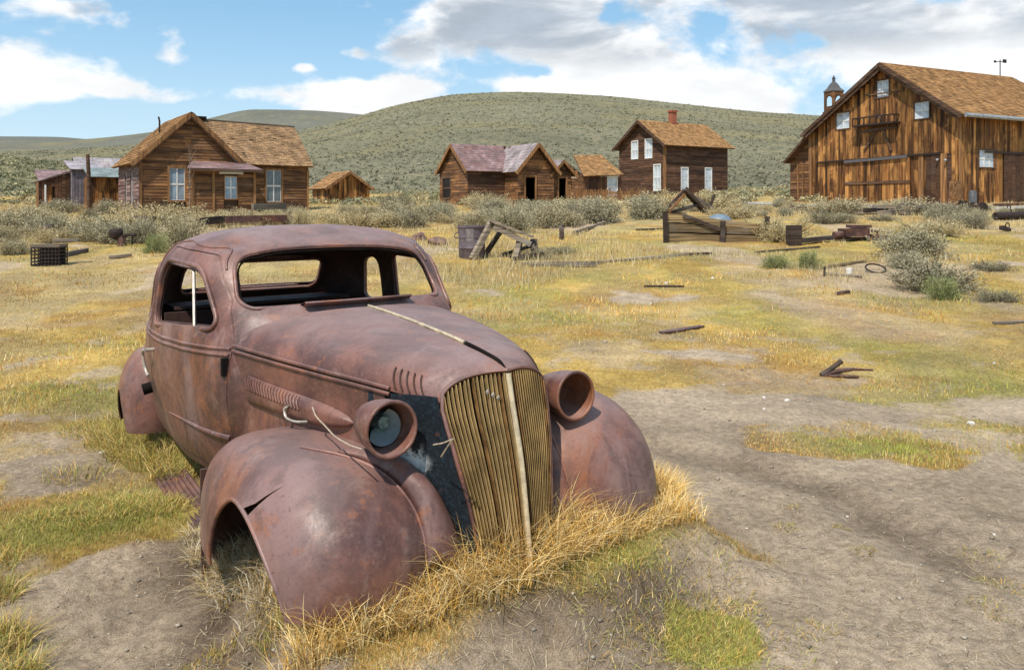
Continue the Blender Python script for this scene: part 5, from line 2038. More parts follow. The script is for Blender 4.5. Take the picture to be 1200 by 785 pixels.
# the bushes one can point at
for (k, u, v, w, h, lb) in [
    ('straw', 192, 262, 70, 30, "tall pale straw-tipped bush against the left cottage's corner"),
    ('grey', 172, 284, 46, 32, "grey bush between the old cylinder and the hopper machine"),
    ('pale', 214, 290, 56, 46, "broad grey-green bush in front of the left cottage window"),
    ('green', 178, 296, 30, 26, "yellow-green low bush at the foot of the broad grey bush by the left cottage"),
    ('straw', 246, 262, 46, 16, "straw bush under the left cottage porch wall"),
    ('straw', 312, 258, 44, 18, "straw bush below the right window of the left cottage"),
    ('grey', 128, 284, 60, 30, "grey bush left of the hopper machine"),
    ('grey', 100, 282, 44, 24, "grey bush right of the barrel before the sheds"),
    ('pale', 557, 268, 42, 26, "pale bush directly behind the dented trash barrel"),
    ('grey', 605, 273, 56, 34, "grey-green bush behind the collapsed timber frame"),
    ('pale', 640, 268, 46, 32, "pale bush between the middle cottage door and the broken post"),
    ('twiggy', 668, 264, 34, 28, "dark twiggy bush right of the pale one before the picket fence"),
    ('grey', 760, 256, 52, 34, "grey bush left of the collapsed timber heap, under the two-storey house"),
    ('straw', 822, 246, 56, 28, "straw-coloured bush under the two-storey house's right wall"),
    ('straw', 860, 257, 36, 18, "small straw bush right of the blue-grey metal tub"),
    ('straw', 908, 284, 44, 34, "straw bush growing through the long plank wagon side"),
    ('pale', 985, 250, 66, 20, "long low pale bush before the barn's sliding door"),
    ('pale', 1060, 250, 58, 22, "pale rounded bush before the barn doors' right end"),
    ('grey', 1110, 258, 50, 24, "grey bush in front of the barn's right corner"),
    ('grey', 990, 262, 28, 14, "small grey bush at the left end of the log pile"),
    ('grey', 1072, 304, 78, 42, "grey bush just behind the big dark bush at right"),
    ('twiggy', 1096, 338, 92, 42, "big dark grey bush at right, largest in the field"),
    ('green', 1112, 350, 40, 32, "greenish bush in the right skirt of the big dark bush"),
    ('grey', 1060, 318, 44, 24, "low grey bush at the left of the big dark bush"),
    ('green', 944, 317, 28, 24, "bright green little bush in the grass right of centre"),
    ('green', 907, 317, 30, 18, "dull green tuft left of the bright green little bush"),
    ('twiggy', 1168, 352, 44, 18, "sparse brown twiggy plant at right edge of the field"),
    ('straw', 1098, 276, 46, 20, "straw bush behind the two bushes at right"),
    ('twiggy', 1160, 320, 36, 14, "faded little bush right of the big dark bush"),
    ('twiggy', 655, 296, 40, 10, "low grey tangle behind the broken post"),
    ('pale', 632, 302, 26, 18, "small grey plant at the end of the collapsed timber frame"),
    ('straw', 1055, 250, 30, 10, "short straw bush in the middle of the log pile"),
    ('green', 470, 262, 40, 10, "low green bush right behind the car roof"),
    ('pale', 16, 296, 36, 22, "grey bush at the left picture edge behind the wire crate"),
    ('grey', 30, 274, 40, 20, "grey bush left of the upright barrel"),
]:
    shrub(k, u, v, w, h, lb)

zones = [
    # n, u range, v range, w range, kinds, label, group
    (42, (380, 720), (244, 266), (20, 58), ('grey', 'pale', 'straw', 'pale', 'twiggy'), "before the middle cottage", "sagebrush before the middle cottage"),
    (25, (-20, 150), (246, 286), (18, 54), ('grey', 'pale', 'twiggy', 'straw', 'straw'), "before the left sheds", "sagebrush before the left sheds"),
    (16, (225, 360), (252, 266), (20, 36), ('straw', 'pale', 'grey'), "along the left cottage", "sagebrush along the left cottage"),
    (18, (730, 930), (241, 256), (16, 34), ('straw', 'pale', 'grey'), "between two-storey house and barn", "sagebrush between house and barn"),
    (18, (940, 1200), (246, 272), (14, 32), ('straw', 'pale', 'grey', 'twiggy'), "amid scrap before the barn", "sagebrush before the barn"),
]
ORD = "first second third fourth fifth sixth seventh eighth ninth tenth eleventh twelfth thirteenth fourteenth fifteenth sixteenth seventeenth eighteenth nineteenth twentieth".split()
TONE = {'grey': "grey-green", 'pale': "pale", 'straw': "straw-coloured", 'twiggy': "brown twiggy", 'green': "green"}
for (n, ur, vr, wr, kinds, lb, gp) in zones:
    made = []
    for i in range(n):
        u, v = srnd.uniform(*ur), srnd.uniform(*vr)
        w = srnd.uniform(*wr) * (.6 + .55 * (v - 240) / 30)
        h = w * srnd.uniform(.42, .66)
        x, y = ground_px(u, v)
        # keep bushes out of the buildings and the road
        if any((B_.I @ Vector((x, y, 0))).y > -(.6 + w / F * y / 2) and -1 < (B_.I @ Vector((x, y, 0))).x < 13 for B_ in (H, Mh, T, B)):
            y = y * .8
            x = (u - 600) / F * y
        kd = srnd.choice(kinds)
        made.append((y, u, kd, shrub(kd, u, v, w, h, lb, gp, d=y)))
    made.sort(key=lambda q: q[0])
    nrow = 3 if n > 20 else 2
    for k in range(nrow):
        row = sorted(made[k * n // nrow:(k + 1) * n // nrow], key=lambda q: q[1])
        for i, (_y, _u, kd, o) in enumerate(row):
            rn = ("front", "back")[k] if nrow == 2 else ("front", "middle", "back")[k]
            o['label'] = TONE[kd] + " sagebrush, " + ORD[i] + " from left in the " + rn + " row " + lb

# ================================================================== GRASS
BLADE = mat_attr("grass blade", .8, .12, 5, .2)


def blades(name, x, y, h, w, cols, lean, seed, label=None):
    """short turf: one leaning triangle per blade"""
    r = np.random.default_rng(seed)
    n = len(x)
    z = land(x, y)
    a = r.random(n) * 2 * np.pi
    px_, py_ = np.cos(a), np.sin(a)
    la = r.random(n) * 2 * np.pi
    ll = h * lean * r.random(n)
    b = np.stack([x, y, z - .004], -1)
    t = b + np.stack([np.cos(la) * ll, np.sin(la) * ll, h], -1)
    s = np.stack([px_ * w / 2, py_ * w / 2, np.zeros(n)], -1)
    V = np.stack([b - s, b + s, t], 1).reshape(-1, 3)
    C = np.repeat(cols, 3, 0)
    o = fast_mesh(name, V, np.arange(3 * n), 3, BLADE, None, C)
    tag(o, kind="stuff")
    return o


def sample_ground(n, seed, u0=-60, u1=1260, v0=268, v1=830):
    r = np.random.default_rng(seed)
    u = u0 + (u1 - u0) * r.random(n)
    v = v0 + (v1 - v0) * r.random(n)
    # invert v -> distance through the base profile
    dd = np.linspace(2.2, 34, 4000)
    vv = HZ + F * (EYE - base_h(np.zeros_like(dd), dd)) / dd
    order = np.argsort(vv)
    d = np.interp(v, vv[order], dd[order])
    return (u - 600) / F * d, d, r


def in_car(x, y):
    a, b = carxy(x, y)
    return (a > -3.7) & (a < .42) & (np.abs(b) < .78)


def grass_cols(x, y, r, green):
    n = len(x)
    gold = np.array([[.65, .40, .10], [.56, .315, .07], [.69, .49, .20], [.52, .255, .05], [.72, .57, .29]])
    grn = np.array([[.37, .40, .075], [.45, .45, .095], [.28, .32, .055], [.52, .47, .13]])
    c = gold[r.integers(0, 5, n)]
    g = grn[r.integers(0, 4, n)]
    patchy = pnoise(x, y, .6, 91, 3)[:, None]
    k = (r.random(n) < np.clip(green * 1.05 + .12, 0, .92))[:, None]
    c = np.where(k, g, c) * (.72 + .44 * r.random((n, 1)) + 1.0 * (patchy - .5))
    return c


x, y, r = sample_ground(460000, 101)
bare, green = masks(x, y)
keep = (r.random(len(x)) > bare * 1.02 + .03) & ~in_car(x, y)
x, y, green = x[keep], y[keep], green[keep]
tall = sstep(.45, .7, pnoise(x, y, .7, 95, 4))
h = np.maximum(.008 + .018 * r.random(len(x)) + .03 * tall * r.random(len(x)), 1.1 * y / F * (.5 + r.random(len(x))))
w = np.maximum(.0026, .8 * y / F)
blades("turf", x, y, h, w, grass_cols(x, y, r, green), .9, 102)

# taller golden tussocks scattered over the meadow
x, y, r = sample_ground(60000, 131, v0=272, v1=560)
bare, green = masks(x, y)
tus = pnoise(x, y, .95, 133, 4)
keep = (tus > .60) & (bare < .3) & ~in_car(x, y)
x, y, green = x[keep], y[keep], green[keep]
h = (.03 + .07 * r.random(len(x))) * np.clip(y / 10, .3, 1.35)
blades("tussock_grass", x, y, h, np.maximum(.004, .9 * y / F), grass_cols(x, y, r, green * .5), .8, 134)


def tuft_blades(name, spots, seed, cols):
    """long arching blades, several segments each; spots = (x, y, radius, n, length, arch)"""
    r = np.random.default_rng(seed)
    V, Fc, C = [], [], []
    K = 5
    cols = np.array(cols)
    base = 0
    allv, allc = [], []
    for (sx, sy, rad_, n, ln, arch) in spots:
        n = int(n * 1.7)
        a = r.random(n) * 2 * np.pi
        rr = rad_ * np.sqrt(r.random(n))
        x, y = sx + rr * np.cos(a), sy + rr * np.sin(a)
        z = land(x, y) - .01
        da = a + r.normal(0, 1.3, n)
        L = ln * (.45 + .75 * r.random(n))
        out = arch * (.3 + 1.0 * r.random(n)) * (.4 + .9 * rr / rad_)
        pa = r.random(n) * 2 * np.pi
        w = .0011 + .0015 * r.random(n)
        pts = []
        for k in range(K):
            t = k / (K - 1)
            hx = L * out * t ** 2.0
            hz = L * (t - .42 * np.clip(out, 0, 1.4) * t ** 2.4)
            wob = r.normal(0, .006, n) * t
            p = np.stack([x + np.cos(da) * hx + wob, y + np.sin(da) * hx + wob, z + hz], -1)
            sd_ = np.stack([np.cos(pa), np.sin(pa), 0 * pa], -1) * (w * (1 - t) ** .7)[:, None]
            pts += [p - sd_, p + sd_]
        pts = np.stack(pts, 1)                                   # n, 2K, 3
        c = cols[r.integers(0, len(cols), n)] * (.7 + .55 * r.random((n, 1)))
        allv.append(pts.reshape(-1, 3))
        allc.append(np.repeat(c, 2 * K, 0))
        q = np.array([[2 * k, 2 * k + 1, 2 * k + 3, 2 * k + 2] for k in range(K - 1)])
        Fc.append((q[None] + (base + np.arange(n) * 2 * K)[:, None, None]).reshape(-1))
        base += n * 2 * K
    o = fast_mesh(name, np.concatenate(allv), np.concatenate(Fc), 4, BLADE, None, np.concatenate(allc))
    tag(o, kind="stuff")
    return o


GOLD = [(.58, .38, .11), (.50, .30, .07), (.66, .48, .20), (.70, .56, .30), (.44, .26, .07), (.62, .50, .24)]
GG = GOLD[:3] + [(.34, .32, .08), (.27, .28, .06), (.42, .38, .12)]
PALEG = [(.60, .52, .38), (.50, .42, .28), (.66, .58, .42), (.52, .36, .14), (.42, .28, .10)]
sp = []
for (u, v, rad_, n, ln, ar) in [(440, 742, .08, 260, .13, 1.0), (480, 736, .11, 460, .20, 1.0), (520, 722, .13, 640, .27, 1.1), (560, 706, .13, 640, .26, 1.0), (600, 700, .13, 640, .27, .9),
                                (640, 690, .12, 620, .30, .7), (668, 672, .12, 520, .26, .8), (700, 655, .13, 420, .20, .9), (735, 640, .12, 420, .16, .8), (762, 628, .11, 520, .20, .7), (778, 612, .08, 480, .22, .6), (786, 592, .06, 260, .20, .5),
                                (530, 742, .12, 260, .12, 1.1), (590, 726, .13, 320, .13, 1.1), (660, 704, .13, 260, .13, 1.0), (385, 732, .07, 130, .13, .8), (560, 680, .10, 380, .28, .7), (620, 668, .08, 300, .30, .6)]:
    x, y = ground_px(u, v)
    sp.append((x, y, rad_, n, ln, ar))
a_front = []
for b in np.linspace(-.80, .95, 24):                               # rank grass hard against the nose
    a = .50 - .10 * abs(b)
    X_, Y_ = CAR_LOC[0] + a * CA[0] + b * CB[0], CAR_LOC[1] + a * CA[1] + b * CB[1]
    a_front.append((X_, Y_, .10, 150, (.20 if abs(b) > .25 else .26) * (.7 if b > .5 else 1), .8))
tuft_blades("long_golden_grass", sp + a_front, 201, [tuple(min(.9, q * w_) for q, w_ in zip(c, (1.22, 1.16, 1.02))) for c in GOLD] + [(.74, .60, .34)])
sp = []
for (u, v, rad_, n, ln, ar) in [(140, 520, .22, 420, .20, 1.0), (165, 535, .22, 520, .22, 1.0), (190, 548, .2, 420, .2, 1.0), (110, 505, .25, 300, .16, 1.0), (205, 560, .15, 300, .16, 1.0), (150, 500, .2, 260, .2, .9), (90, 560, .2, 150, .10, 1),
                                (2, 745, .09, 260, .13, 1), (-5, 700, .10, 200, .12, 1), (16, 780, .09, 240, .13, 1), (0, 660, .1, 120, .10, 1), (150, 598, .25, 420, .07, .9), (110, 606, .25, 420, .06, .9), (60, 616, .25, 320, .06, .9), (190, 596, .15, 320, .07, .9),
                                (410, 775, .12, 120, .10, .9), (340, 750, .10, 160, .12, .8), (790, 730, .3, 520, .045, .9), (850, 760, .3, 420, .045, .9), (760, 760, .3, 420, .045, .9), (920, 620, .05, 70, .03, .9), (1012, 655, .06, 80, .03, .9), (985, 622, .04, 50, .03, .9), (1160, 720, .08, 90, .035, .9), (1150, 655, .1, 90, .035, .9), (960, 740, .08, 90, .03, .9), (240, 762, .08, 60, .05, .5), (262, 745, .05, 40, .07, .3), (1180, 690, .12, 120, .035, .9), (930, 600, .05, 40, .03, .9), (150, 508, .2, 300, .16, .9), (185, 515, .18, 300, .16, .9), (830, 705, .22, 320, .045, .9), (720, 745, .2, 220, .045, .9)]:
    x, y = ground_px(u, v)
    sp.append((x, y, rad_, n, ln, ar))
tuft_blades("green_gold_grass", sp, 202, GG)
sp = []
for (u, v, rad_, n, ln, ar) in [(262, 672, .09, 420, .13, 1.0), (285, 690, .10, 420, .13, 1.0), (305, 700, .10, 360, .13, 1.0), (240, 650, .07, 300, .12, 1.0), (325, 715, .09, 260, .12, 1.0), (232, 628, .06, 160, .1, 1), (290, 660, .10, 300, .14, .8), (262, 650, .10, 260, .13, .8), (320, 690, .1, 200, .14, .8), (300, 730, .08, 120, .08, 1.1)]:
    x, y = ground_px(u, v)
    sp.append((x, y, rad_, n, ln, ar))
tuft_blades("dead_pale_grass", sp, 203, PALEG)

# pale rank dry grass among the scrap and between the bushes
r = np.random.default_rng(160)
n = 95000
d_ = 13 + 36 * r.random(n) ** 1.2
u_ = -60 + 1320 * r.random(n)
x, y = (u_ - 600) / F * d_, d_
m1 = pnoise(x, y, .33, 161, 4) + .10 * sstep(16, 24, y)
k = (m1 > .57) & (r.random(n) < .9)
x, y = x[k], y[k]
pal = np.array([[.62, .50, .28], [.54, .42, .21], [.68, .57, .36], [.50, .36, .15], [.44, .38, .20]])
h = (.10 + .22 * r.random(len(x)) ** 1.5) * np.clip((pnoise(x, y, .33, 161, 4) - .5) * 7, .4, 1.1)
blades("rank_dry_grass", x, y, h, np.maximum(.006, .75 * y / F), pal[r.integers(0, 5, len(x))] * (.7 + .4 * r.random((len(x), 1))), .6, 162)

# broken stems and chaff lying on the bare earth
x, y, r = sample_ground(42000, 171, v0=300)
bare, _g = masks(x, y)
k = (bare > .15) & ~in_car(x, y) & (pnoise(x, y, 1.7, 172, 3) > .42)
x, y = x[k][:7500], y[k][:7500]
n = len(x)
a = r.random(n) * 2 * np.pi
L = .012 + .05 * r.random(n) ** 2
dx_, dy_ = np.cos(a) * L / 2, np.sin(a) * L / 2
w = np.maximum(.0012, .45 * y / F)
px_, py_ = -np.sin(a) * w / 2, np.cos(a) * w / 2
z0, z1 = land(x - dx_, y - dy_) + .003, land(x + dx_, y + dy_) + .003 + .006 * r.random(n)
V = np.stack([np.stack([x - dx_ - px_, y - dy_ - py_, z0], -1), np.stack([x - dx_ + px_, y - dy_ + py_, z0], -1), np.stack([x + dx_ + px_, y + dy_ + py_, z1], -1), np.stack([x + dx_ - px_, y + dy_ - py_, z1], -1)], 1)
pal = np.array([[.52, .42, .26], [.40, .30, .17], [.62, .53, .36], [.20, .13, .08], [.30, .20, .10]])
C = np.repeat(pal[r.integers(0, 5, n)], 4, 0)
tag(fast_mesh("straw_litter", V.reshape(-1, 3), np.arange(4 * n), 4, BLADE, None, C), kind="stuff")

# loose stones on the bare earth
r = np.random.default_rng(300)
x, y, _ = sample_ground(12000, 301, v0=330)
bare, _g = masks(x, y)
k = (bare > .45) & ~in_car(x, y)
x, y = x[k][:2200], y[k][:2200]
n = len(x)
OCT = np.array([[1, 0, 0], [-1, 0, 0], [0, 1, 0], [0, -1, 0], [0, 0, 1], [0, 0, -1]], float)
OF = np.array([[0, 2, 4], [2, 1, 4], [1, 3, 4], [3, 0, 4], [2, 0, 5], [1, 2, 5], [3, 1, 5], [0, 3, 5]])
sz = (.0022 + .012 * r.random(n) ** 6) * np.clip(y / 4, .8, 2)
V = OCT[None] * (sz[:, None, None] * (.6 + .8 * r.random((n, 6, 1)))) * np.array([1.2, 1, .6]) + np.stack([x, y, land(x, y) + sz * .2], -1)[:, None]
C = np.array([.33, .28, .22])[None, None] * (.5 + .8 * r.random((n, 1, 1))) * np.ones((1, 6, 1))
tag(fast_mesh("pebbles", V.reshape(-1, 3), (OF[None] + (np.arange(n) * 6)[:, None, None]).reshape(-1), 3, mat_attr("stone", .9, .2, 30), None, C.reshape(-1, 3)), kind="stuff")
# ================================================================== SCRAP AND LITTER
GREYWOOD = mat_wood("silvery weathered timber", (.10, .075, .055), (.34, .27, .20), 'h', .25, 34, (.42, .38, .33), .4)
OLDWOOD = mat_wood("yellowed old plank", (.055, .032, .017), (.33, .225, .105), 'h', .5, 40, (.34, .30, .25), .5)
BURNT = mat_wood("dark rotten timber", (.02, .013, .010), (.085, .055, .04), 'h', .3, 30)
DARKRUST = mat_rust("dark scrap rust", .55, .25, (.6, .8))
ZINC = mat_plain("purple grey zinc", (.13, .10, .11), .6, .2, .3, 5)
TUB = mat_plain("blue grey enamel", (.17, .22, .27), .4, .1, .2, 5)
BONE = mat_plain("pale bleached stone", (.66, .62, .55), .9, 0, .2, 12)
STONE = mat_plain("rusty brown rock", (.20, .12, .095), .9, 0, .4, 5)


def spot(u, v, name, label, cat, yaw=0, d=None, group=None):
    x, y = ground_px(u, v) if d is None else at_px(u, d)
    o = empty(name, (x, y, float(land(x, y))), (0, 0, math.radians(yaw)))
    tag(o, label, cat, group)
    o['px'] = F / y
    return o


def sized(o):
    k = o['px']
    del o['px']
    return 1.0 / k                       # metres per photo pixel at that distance


def jag(mb, amp, seed=0):
    r = random.Random(seed)
    mb.v = [(p[0] + r.uniform(-amp, amp), p[1] + r.uniform(-amp, amp), p[2] + r.uniform(-amp, amp)) for p in mb.v]
    return mb


def lathe(prof, n=24, c=(0, 0, 0)):
    P = np.array([[(c[0] + r_ * math.cos(2 * math.pi * k / n), c[1] + r_ * math.sin(2 * math.pi * k / n), c[2] + z) for k in range(n)] for r_, z in prof])
    return grid_vf(P, close_v=True)


# trash barrel
o = spot(553, 301, "trash_barrel", "dented purple grey metal barrel with sagging lid standing behind the car roof", "barrel", 20)
k = sized(o)
h, rr = 38 * k, 16.5 * k
part("drum", *lathe([(rr * .90, 0), (rr * .92, h * .05), (rr * .93, h * .3), (rr * .97, h * .32), (rr * .94, h * .34), (rr * .93, h * .62), (rr * .97, h * .64), (rr * .95, h * .66), (rr, h * .93), (rr * 1.06, h * .95), (rr * 1.05, h), (rr * .96, h * .99), (rr * .9, h * .5), (0, h * .3)], 26), ZINC, o, 40)
sv, sf = grid_vf(np.array([[(rr * 1.01 * math.cos(t) * (.8 + .2 * q), rr * 1.03 * math.sin(t) * (.8 + .2 * q), h * q) for q in (.03, .5, .93)] for t in np.linspace(-2.3, -1.75, 5)]))
part("side_panel", sv, sf, mat_plain('worn zinc', (.22, .19, .19), .6, .2, .3, 8), o)
hd = MB()
hd.tube([(-rr * 1.02, 0, h * .80), (-rr * 1.25, 0, h * .76), (-rr * 1.3, 0, h * .66), (-rr * 1.0, 0, h * .62)], .015, 6)
hd.build("handle", ZINC, o, 50)

# collapsed timber frame beside it
o = spot(592, 302, "collapsed_timbers", "collapsed grey timber frame lying in grass right of the barrel", "timber frame", 0)
k = sized(o)
A, Bq, Cq, D_ = Vector((-38 * k, -.3, 0)), Vector((-16 * k, 0, 42 * k)), Vector((30 * k, .1, 22 * k)), Vector((12 * k, -.35, 0))
bm_ = lambda nm, p, q, w, h_, mat=GREYWOOD: (lambda ob: ob)(Bld.beam(type('x', (), {'o': o}), nm, mat, p, q, w, h_))
bm_("post", A, Bq, .14, .12)
bm_("top_plank", Bq + Vector((-.05, 0, .05)), Cq + Vector((.05, 0, .05)), .42, .06)
bm_("crossbar", Bq + Vector((.05, -.14, -.10)), Cq + Vector((0, -.14, -.12)), .06, .13)
bm_("post", D_, Cq + Vector((-.25, 0, 0)), .13, .12)
bm_("post", Vector((36 * k, -.1, -.05)), Cq + Vector((.06, 0, -.02)), .15, .13, BURNT)
bm_("brace", A + Vector((.25, .5, 0)), Bq + Vector((.3, .45, -.1)), .10, .10, BURNT)
bm_("foot_plank", Vector((8 * k, -.3, .02)), Vector((42 * k, -.05, .12)), .30, .07, BURNT)
bm_("foot_plank", Vector((-4 * k, .35, .05)), Vector((36 * k, .4, .3)), .3, .07, BURNT)

# rusty boulders / lumps left of the barrel
for i, (u, v, w, h, lb) in enumerate([(514, 286, 24, 10, "flat reddish brown rock left of the barrel behind the roof"), (492, 281, 16, 9, "rounded reddish brown rock just past the car roof")]):
    o = spot(u, v, "rock", lb, "rock", 30 * i)
    k = sized(o)
    bm = bmesh.new()
    bmesh.ops.create_icosphere(bm, subdivisions=3, radius=1)
    for vv in bm.verts:
        n_ = mnoise.noise(vv.co * 1.3 + Vector((i * 7, 0, 0)))
        vv.co *= 1 + .35 * n_
        vv.co = Vector((vv.co.x * w / 2 * k, vv.co.y * w / 2.4 * k, vv.co.z * h * .62 * k + h * .3 * k))
    me = bpy.data.meshes.new("boulder")
    bm.to_mesh(me)
    bm.free()
    sharpen(me, 35)
    link("boulder", me, STONE, o)

# broken post, long boards in the grass
o = spot(658, 282, "broken_post", "short splintered dark post standing in the dry field", "post", 10)
k = sized(o)
m_ = MB()
m_.tube([(0, 0, -.1), (.01, 0, 9 * k), (-.03, 0, 15 * k), (.02, 0, 19 * k)], [.075, .07, .055, .02], 7)
m_.tube([(.03, 0, 8 * k), (.06, 0, 13 * k), (.09, 0, 15 * k)], [.03, .025, .008], 5)
jag(m_, .012).build("stump", BURNT, o)


def board(u0, v0, u1, v1, w, th, label, mat=GREYWOOD, cat="plank", name="plank", lift=.004, sag=0, seed=0, cross=None, group=None):
    x0, y0 = ground_px(u0, v0)
    x1, y1 = ground_px(u1, v1)
    L = math.hypot(x1 - x0, y1 - y0)
    n = max(4, int(L / .3))
    r = random.Random(seed + int(u0 * 7 + v0))
    dx_, dy_ = (x1 - x0) / L, (y1 - y0) / L
    ring = []
    zmid0, zmid1 = float(land(x0, y0)), float(land(x1, y1))
    zmax = max(float(land(x0 + (x1 - x0) * i / n, y0 + (y1 - y0) * i / n)) - (zmid0 + (zmid1 - zmid0) * i / n) for i in range(n + 1))
    for i in range(n + 1):
        t = i / n
        x, y = x0 + (x1 - x0) * t, y0 + (y1 - y0) * t
        z = zmid0 + (zmid1 - zmid0) * t + max(0, zmax) * .7 + lift
        ww = w * (1 + r.uniform(-.1, .1))
        if i in (0, n):
            ww *= .8
        j = r.uniform(-.014, .014)
        ring.append([(x - dy_ * -ww / 2 + j, y + dx_ * -ww / 2, z), (x - dy_ * ww / 2 + j, y + dx_ * ww / 2, z), (x - dy_ * ww / 2 + j, y + dx_ * ww / 2, z + th), (x - dy_ * -ww / 2 + j, y + dx_ * -ww / 2, z + th)])
    P = np.array(ring)
    c = P.mean((0, 1))
    v, f = grid_vf(P - c, close_v=True)
    nn = P.shape[0]
    f += [(3, 2, 1, 0), tuple((nn - 1) * 4 + q for q in range(4))]
    ob = part(name, v, f, mat, None)
    ob.location = c
    tag(ob, label, cat, group)
    return ob


board(612, 312, 704, 310, .16, .07, "long silvery board lying in the grass right of the timber frame")
board(622, 316, 700, 313, .10, .05, "thin silvery board in front of the long board right of the timber frame")
board(704, 309, 806, 303, .10, .05, "thin bleached pole continuing right from the long silvery board", cat="pole", name="pole")
board(806, 303, 833, 302, .10, .05, "short dark stick past the tip of the bleached pole", BURNT, "stick", "stick")
board(755, 338, 801, 336.5, .05, .028, "dark stick beside a white stone in the open field", BURNT, "stick", "stick")
board(776, 391, 824, 383, .11, .02, "dark flat board lying alone in mid-field", DARKRUST, "board", "board")
board(884, 297, 960, 293, .06, .04, "thin dark rail in grass under the plank wagon side", BURNT, "rail", "rail")
board(962, 316, 1012, 311, .12, .04, "bleached lath left of the rusty hoop", OLDWOOD)
board(966, 326, 1010, 328, .10, .04, "grey lath in front of the white can", GREYWOOD)
board(745, 270, 790, 268, .10, .05, "dark rail between the broken post and the plank wagon side", BURNT, "rail", "rail")
board(1165, 380, 1200, 378, .08, .03, "grey lath at the right picture edge", GREYWOOD)
board(980, 349, 994, 348, .08, .05, "short brown chip of wood in the grass right of centre", DARKRUST, "chip", "wood_chip")
board(78, 300, 102, 297, .16, .10, "short grey log right of the wire crate", BURNT, "log", "log")
board(128, 302, 154, 300, .14, .07, "low grey log in front of the hopper machine", GREYWOOD, "log", "log")
board(672, 276, 710, 262, .10, .08, "leaning grey pole before the picket fence", GREYWOOD, "pole", "pole")

# long wagon side of planks
o = spot(835, 284, "wagon_side", "long low wagon side of weathered planks with dark uprights", "wagon side", 0)
k = sized(o)
x0, x1 = (776 - 835) * k, (938 - 835) * k
sl_ = math.radians(3.2)
r = random.Random(3)
for i, (l0, l1, r0, r1) in enumerate(((-1, 10, -3, 4.6), (11.4, 21.5, 6.0, 12.3), (23, 33, 13.8, 20))):
    a, b = x0 + r.uniform(0, .1), x1 - r.uniform(0, .3) - (.9 if i == 2 else 0)
    n = 10
    ring = []
    for q in range(n + 1):
        t = q / n
        lo, hi = (l0 + (r0 - l0) * t) * k, (l1 + (r1 - l1) * t) * k
        w_ = r.uniform(-.012, .012)
        ring.append([(a + (b - a) * t, .3 * t + .00, lo + w_), (a + (b - a) * t, .3 * t - .06, lo + w_), (a + (b - a) * t, .3 * t - .06, hi + w_ * .5), (a + (b - a) * t, .3 * t, hi + w_ * .5)])
    v, f = grid_vf(np.array(ring), close_v=True)
    part("plank", v, f + [(0, 1, 2, 3), tuple(n * 4 + q for q in (3, 2, 1, 0))], OLDWOOD, o)
v, f = box_vf(((x0 + x1) / 2 - .45, .19, 11 * k), (x1 - x0 - 1.2, .03, 20 * k), Euler((0, math.radians(1.5), .092 * 1.0)).to_matrix())
part("lining", v, f, BURNT, o)
for u, hh in ((779, 33), (847, 22), (901, 27), (935, 14)):
    x = (u - 835) * k
    piece("upright", BURNT, o, (x, -.10 + .3 * (u - 779) / 160, hh / 2 * k), (.13, .10, hh * k + .1), (0, r.uniform(-.05, .05), 0))
Bld.beam(type('x', (), {'o': o}), "brace", BURNT, ((800 - 835) * k, -.05, 31 * k), ((848 - 835) * k, .03, 12 * k), .05, .10)
o = spot(930, 288, "timber_block", "squat dark square timber block at the right end of the wagon side", "timber block", 12)
k = sized(o)
m_ = MB()
m_.box((0, 0, 12 * k), (14 * k, 12 * k, 24 * k))
jag(m_, .02, 2).build("block", BURNT, o)
board(936, 288, 975, 285, .18, .12, "charred beam lying right of the square timber block", BURNT, "beam", "beam", lift=.05)

# collapsed heap under the two-storey house
o = spot(797, 255, "timber_heap", "collapsed heap of dark boards with one orange panel under the two-storey house", "timber heap", 0)
k = sized(o)
k *= 1.2
hx = lambda nm, mat, p, q, w, h_: Bld.beam(type('x', (), {'o': o}), nm, mat, Vector(p) * k, Vector(q) * k, w * k, h_ * k)
hx("panel", TRIM, (-16, 0, 4), (6, 6, 27), 14, 2)
hx("rafter", BURNT, (-24, -2, 0), (8, 2, 30), 2.5, 3)
hx("rafter", BURNT, (4, 0, 28), (26, 4, 6), 12, 2.5)
hx("rafter", BURNT, (6, 0, 26), (32, -4, 10), 2, 3)
hx("rafter", BURNT, (34, 0, 24), (27, 2, 4), 2, 2.5)
hx("panel", BURNT, (-20, 6, 2), (20, 8, 14), 16, 2)
# blue grey tub
o = spot(843, 262, "metal_tub", "upturned blue-grey enamel tub behind the plank wagon side", "tub", 0)
k = sized(o)
v, f = lathe([(15 * k, 0), (15.5 * k, 1.5 * k), (14.2 * k, 4 * k), (12 * k, 8 * k), (8.5 * k, 10.5 * k), (4 * k, 11.7 * k), (0, 12 * k)], 22)
part("basin", v, f, TUB, o, 50)

# rusty machinery in the middle right
o = spot(1008, 283, "rusty_machine", "low rusty machine frame with tank lying in the field before the barn", "machine", 5)
k = sized(o)
m_ = MB()
m_.box((-8 * k, 0, 9 * k), (28 * k, 20 * k, 9 * k))
m_.box((-2 * k, 0, 16 * k), (24 * k, 14 * k, 4 * k))
jag(m_, .015, 4).build("housing", DARKRUST, o)
m_ = MB()
m_.tube([(-32 * k, 0, 5 * k), (-14 * k, 0, 6 * k)], 5 * k, 12)
m_.build("cylinder", DARKRUST, o, 40)
m_ = MB()
m_.tube([(12 * k, 0, 4 * k), (36 * k, 4 * k, 3 * k)], [3 * k, 2.5 * k], 10)
m_.tube([(20 * k, 0, 3 * k), (22 * k, 0, 10 * k), (14 * k, 0, 11 * k)], 1.6 * k, 8)
m_.build("pipe", DARKRUST, o, 40)
m_ = MB()
m_.box((6 * k, 0, 2 * k), (60 * k, 10 * k, 2.5 * k))
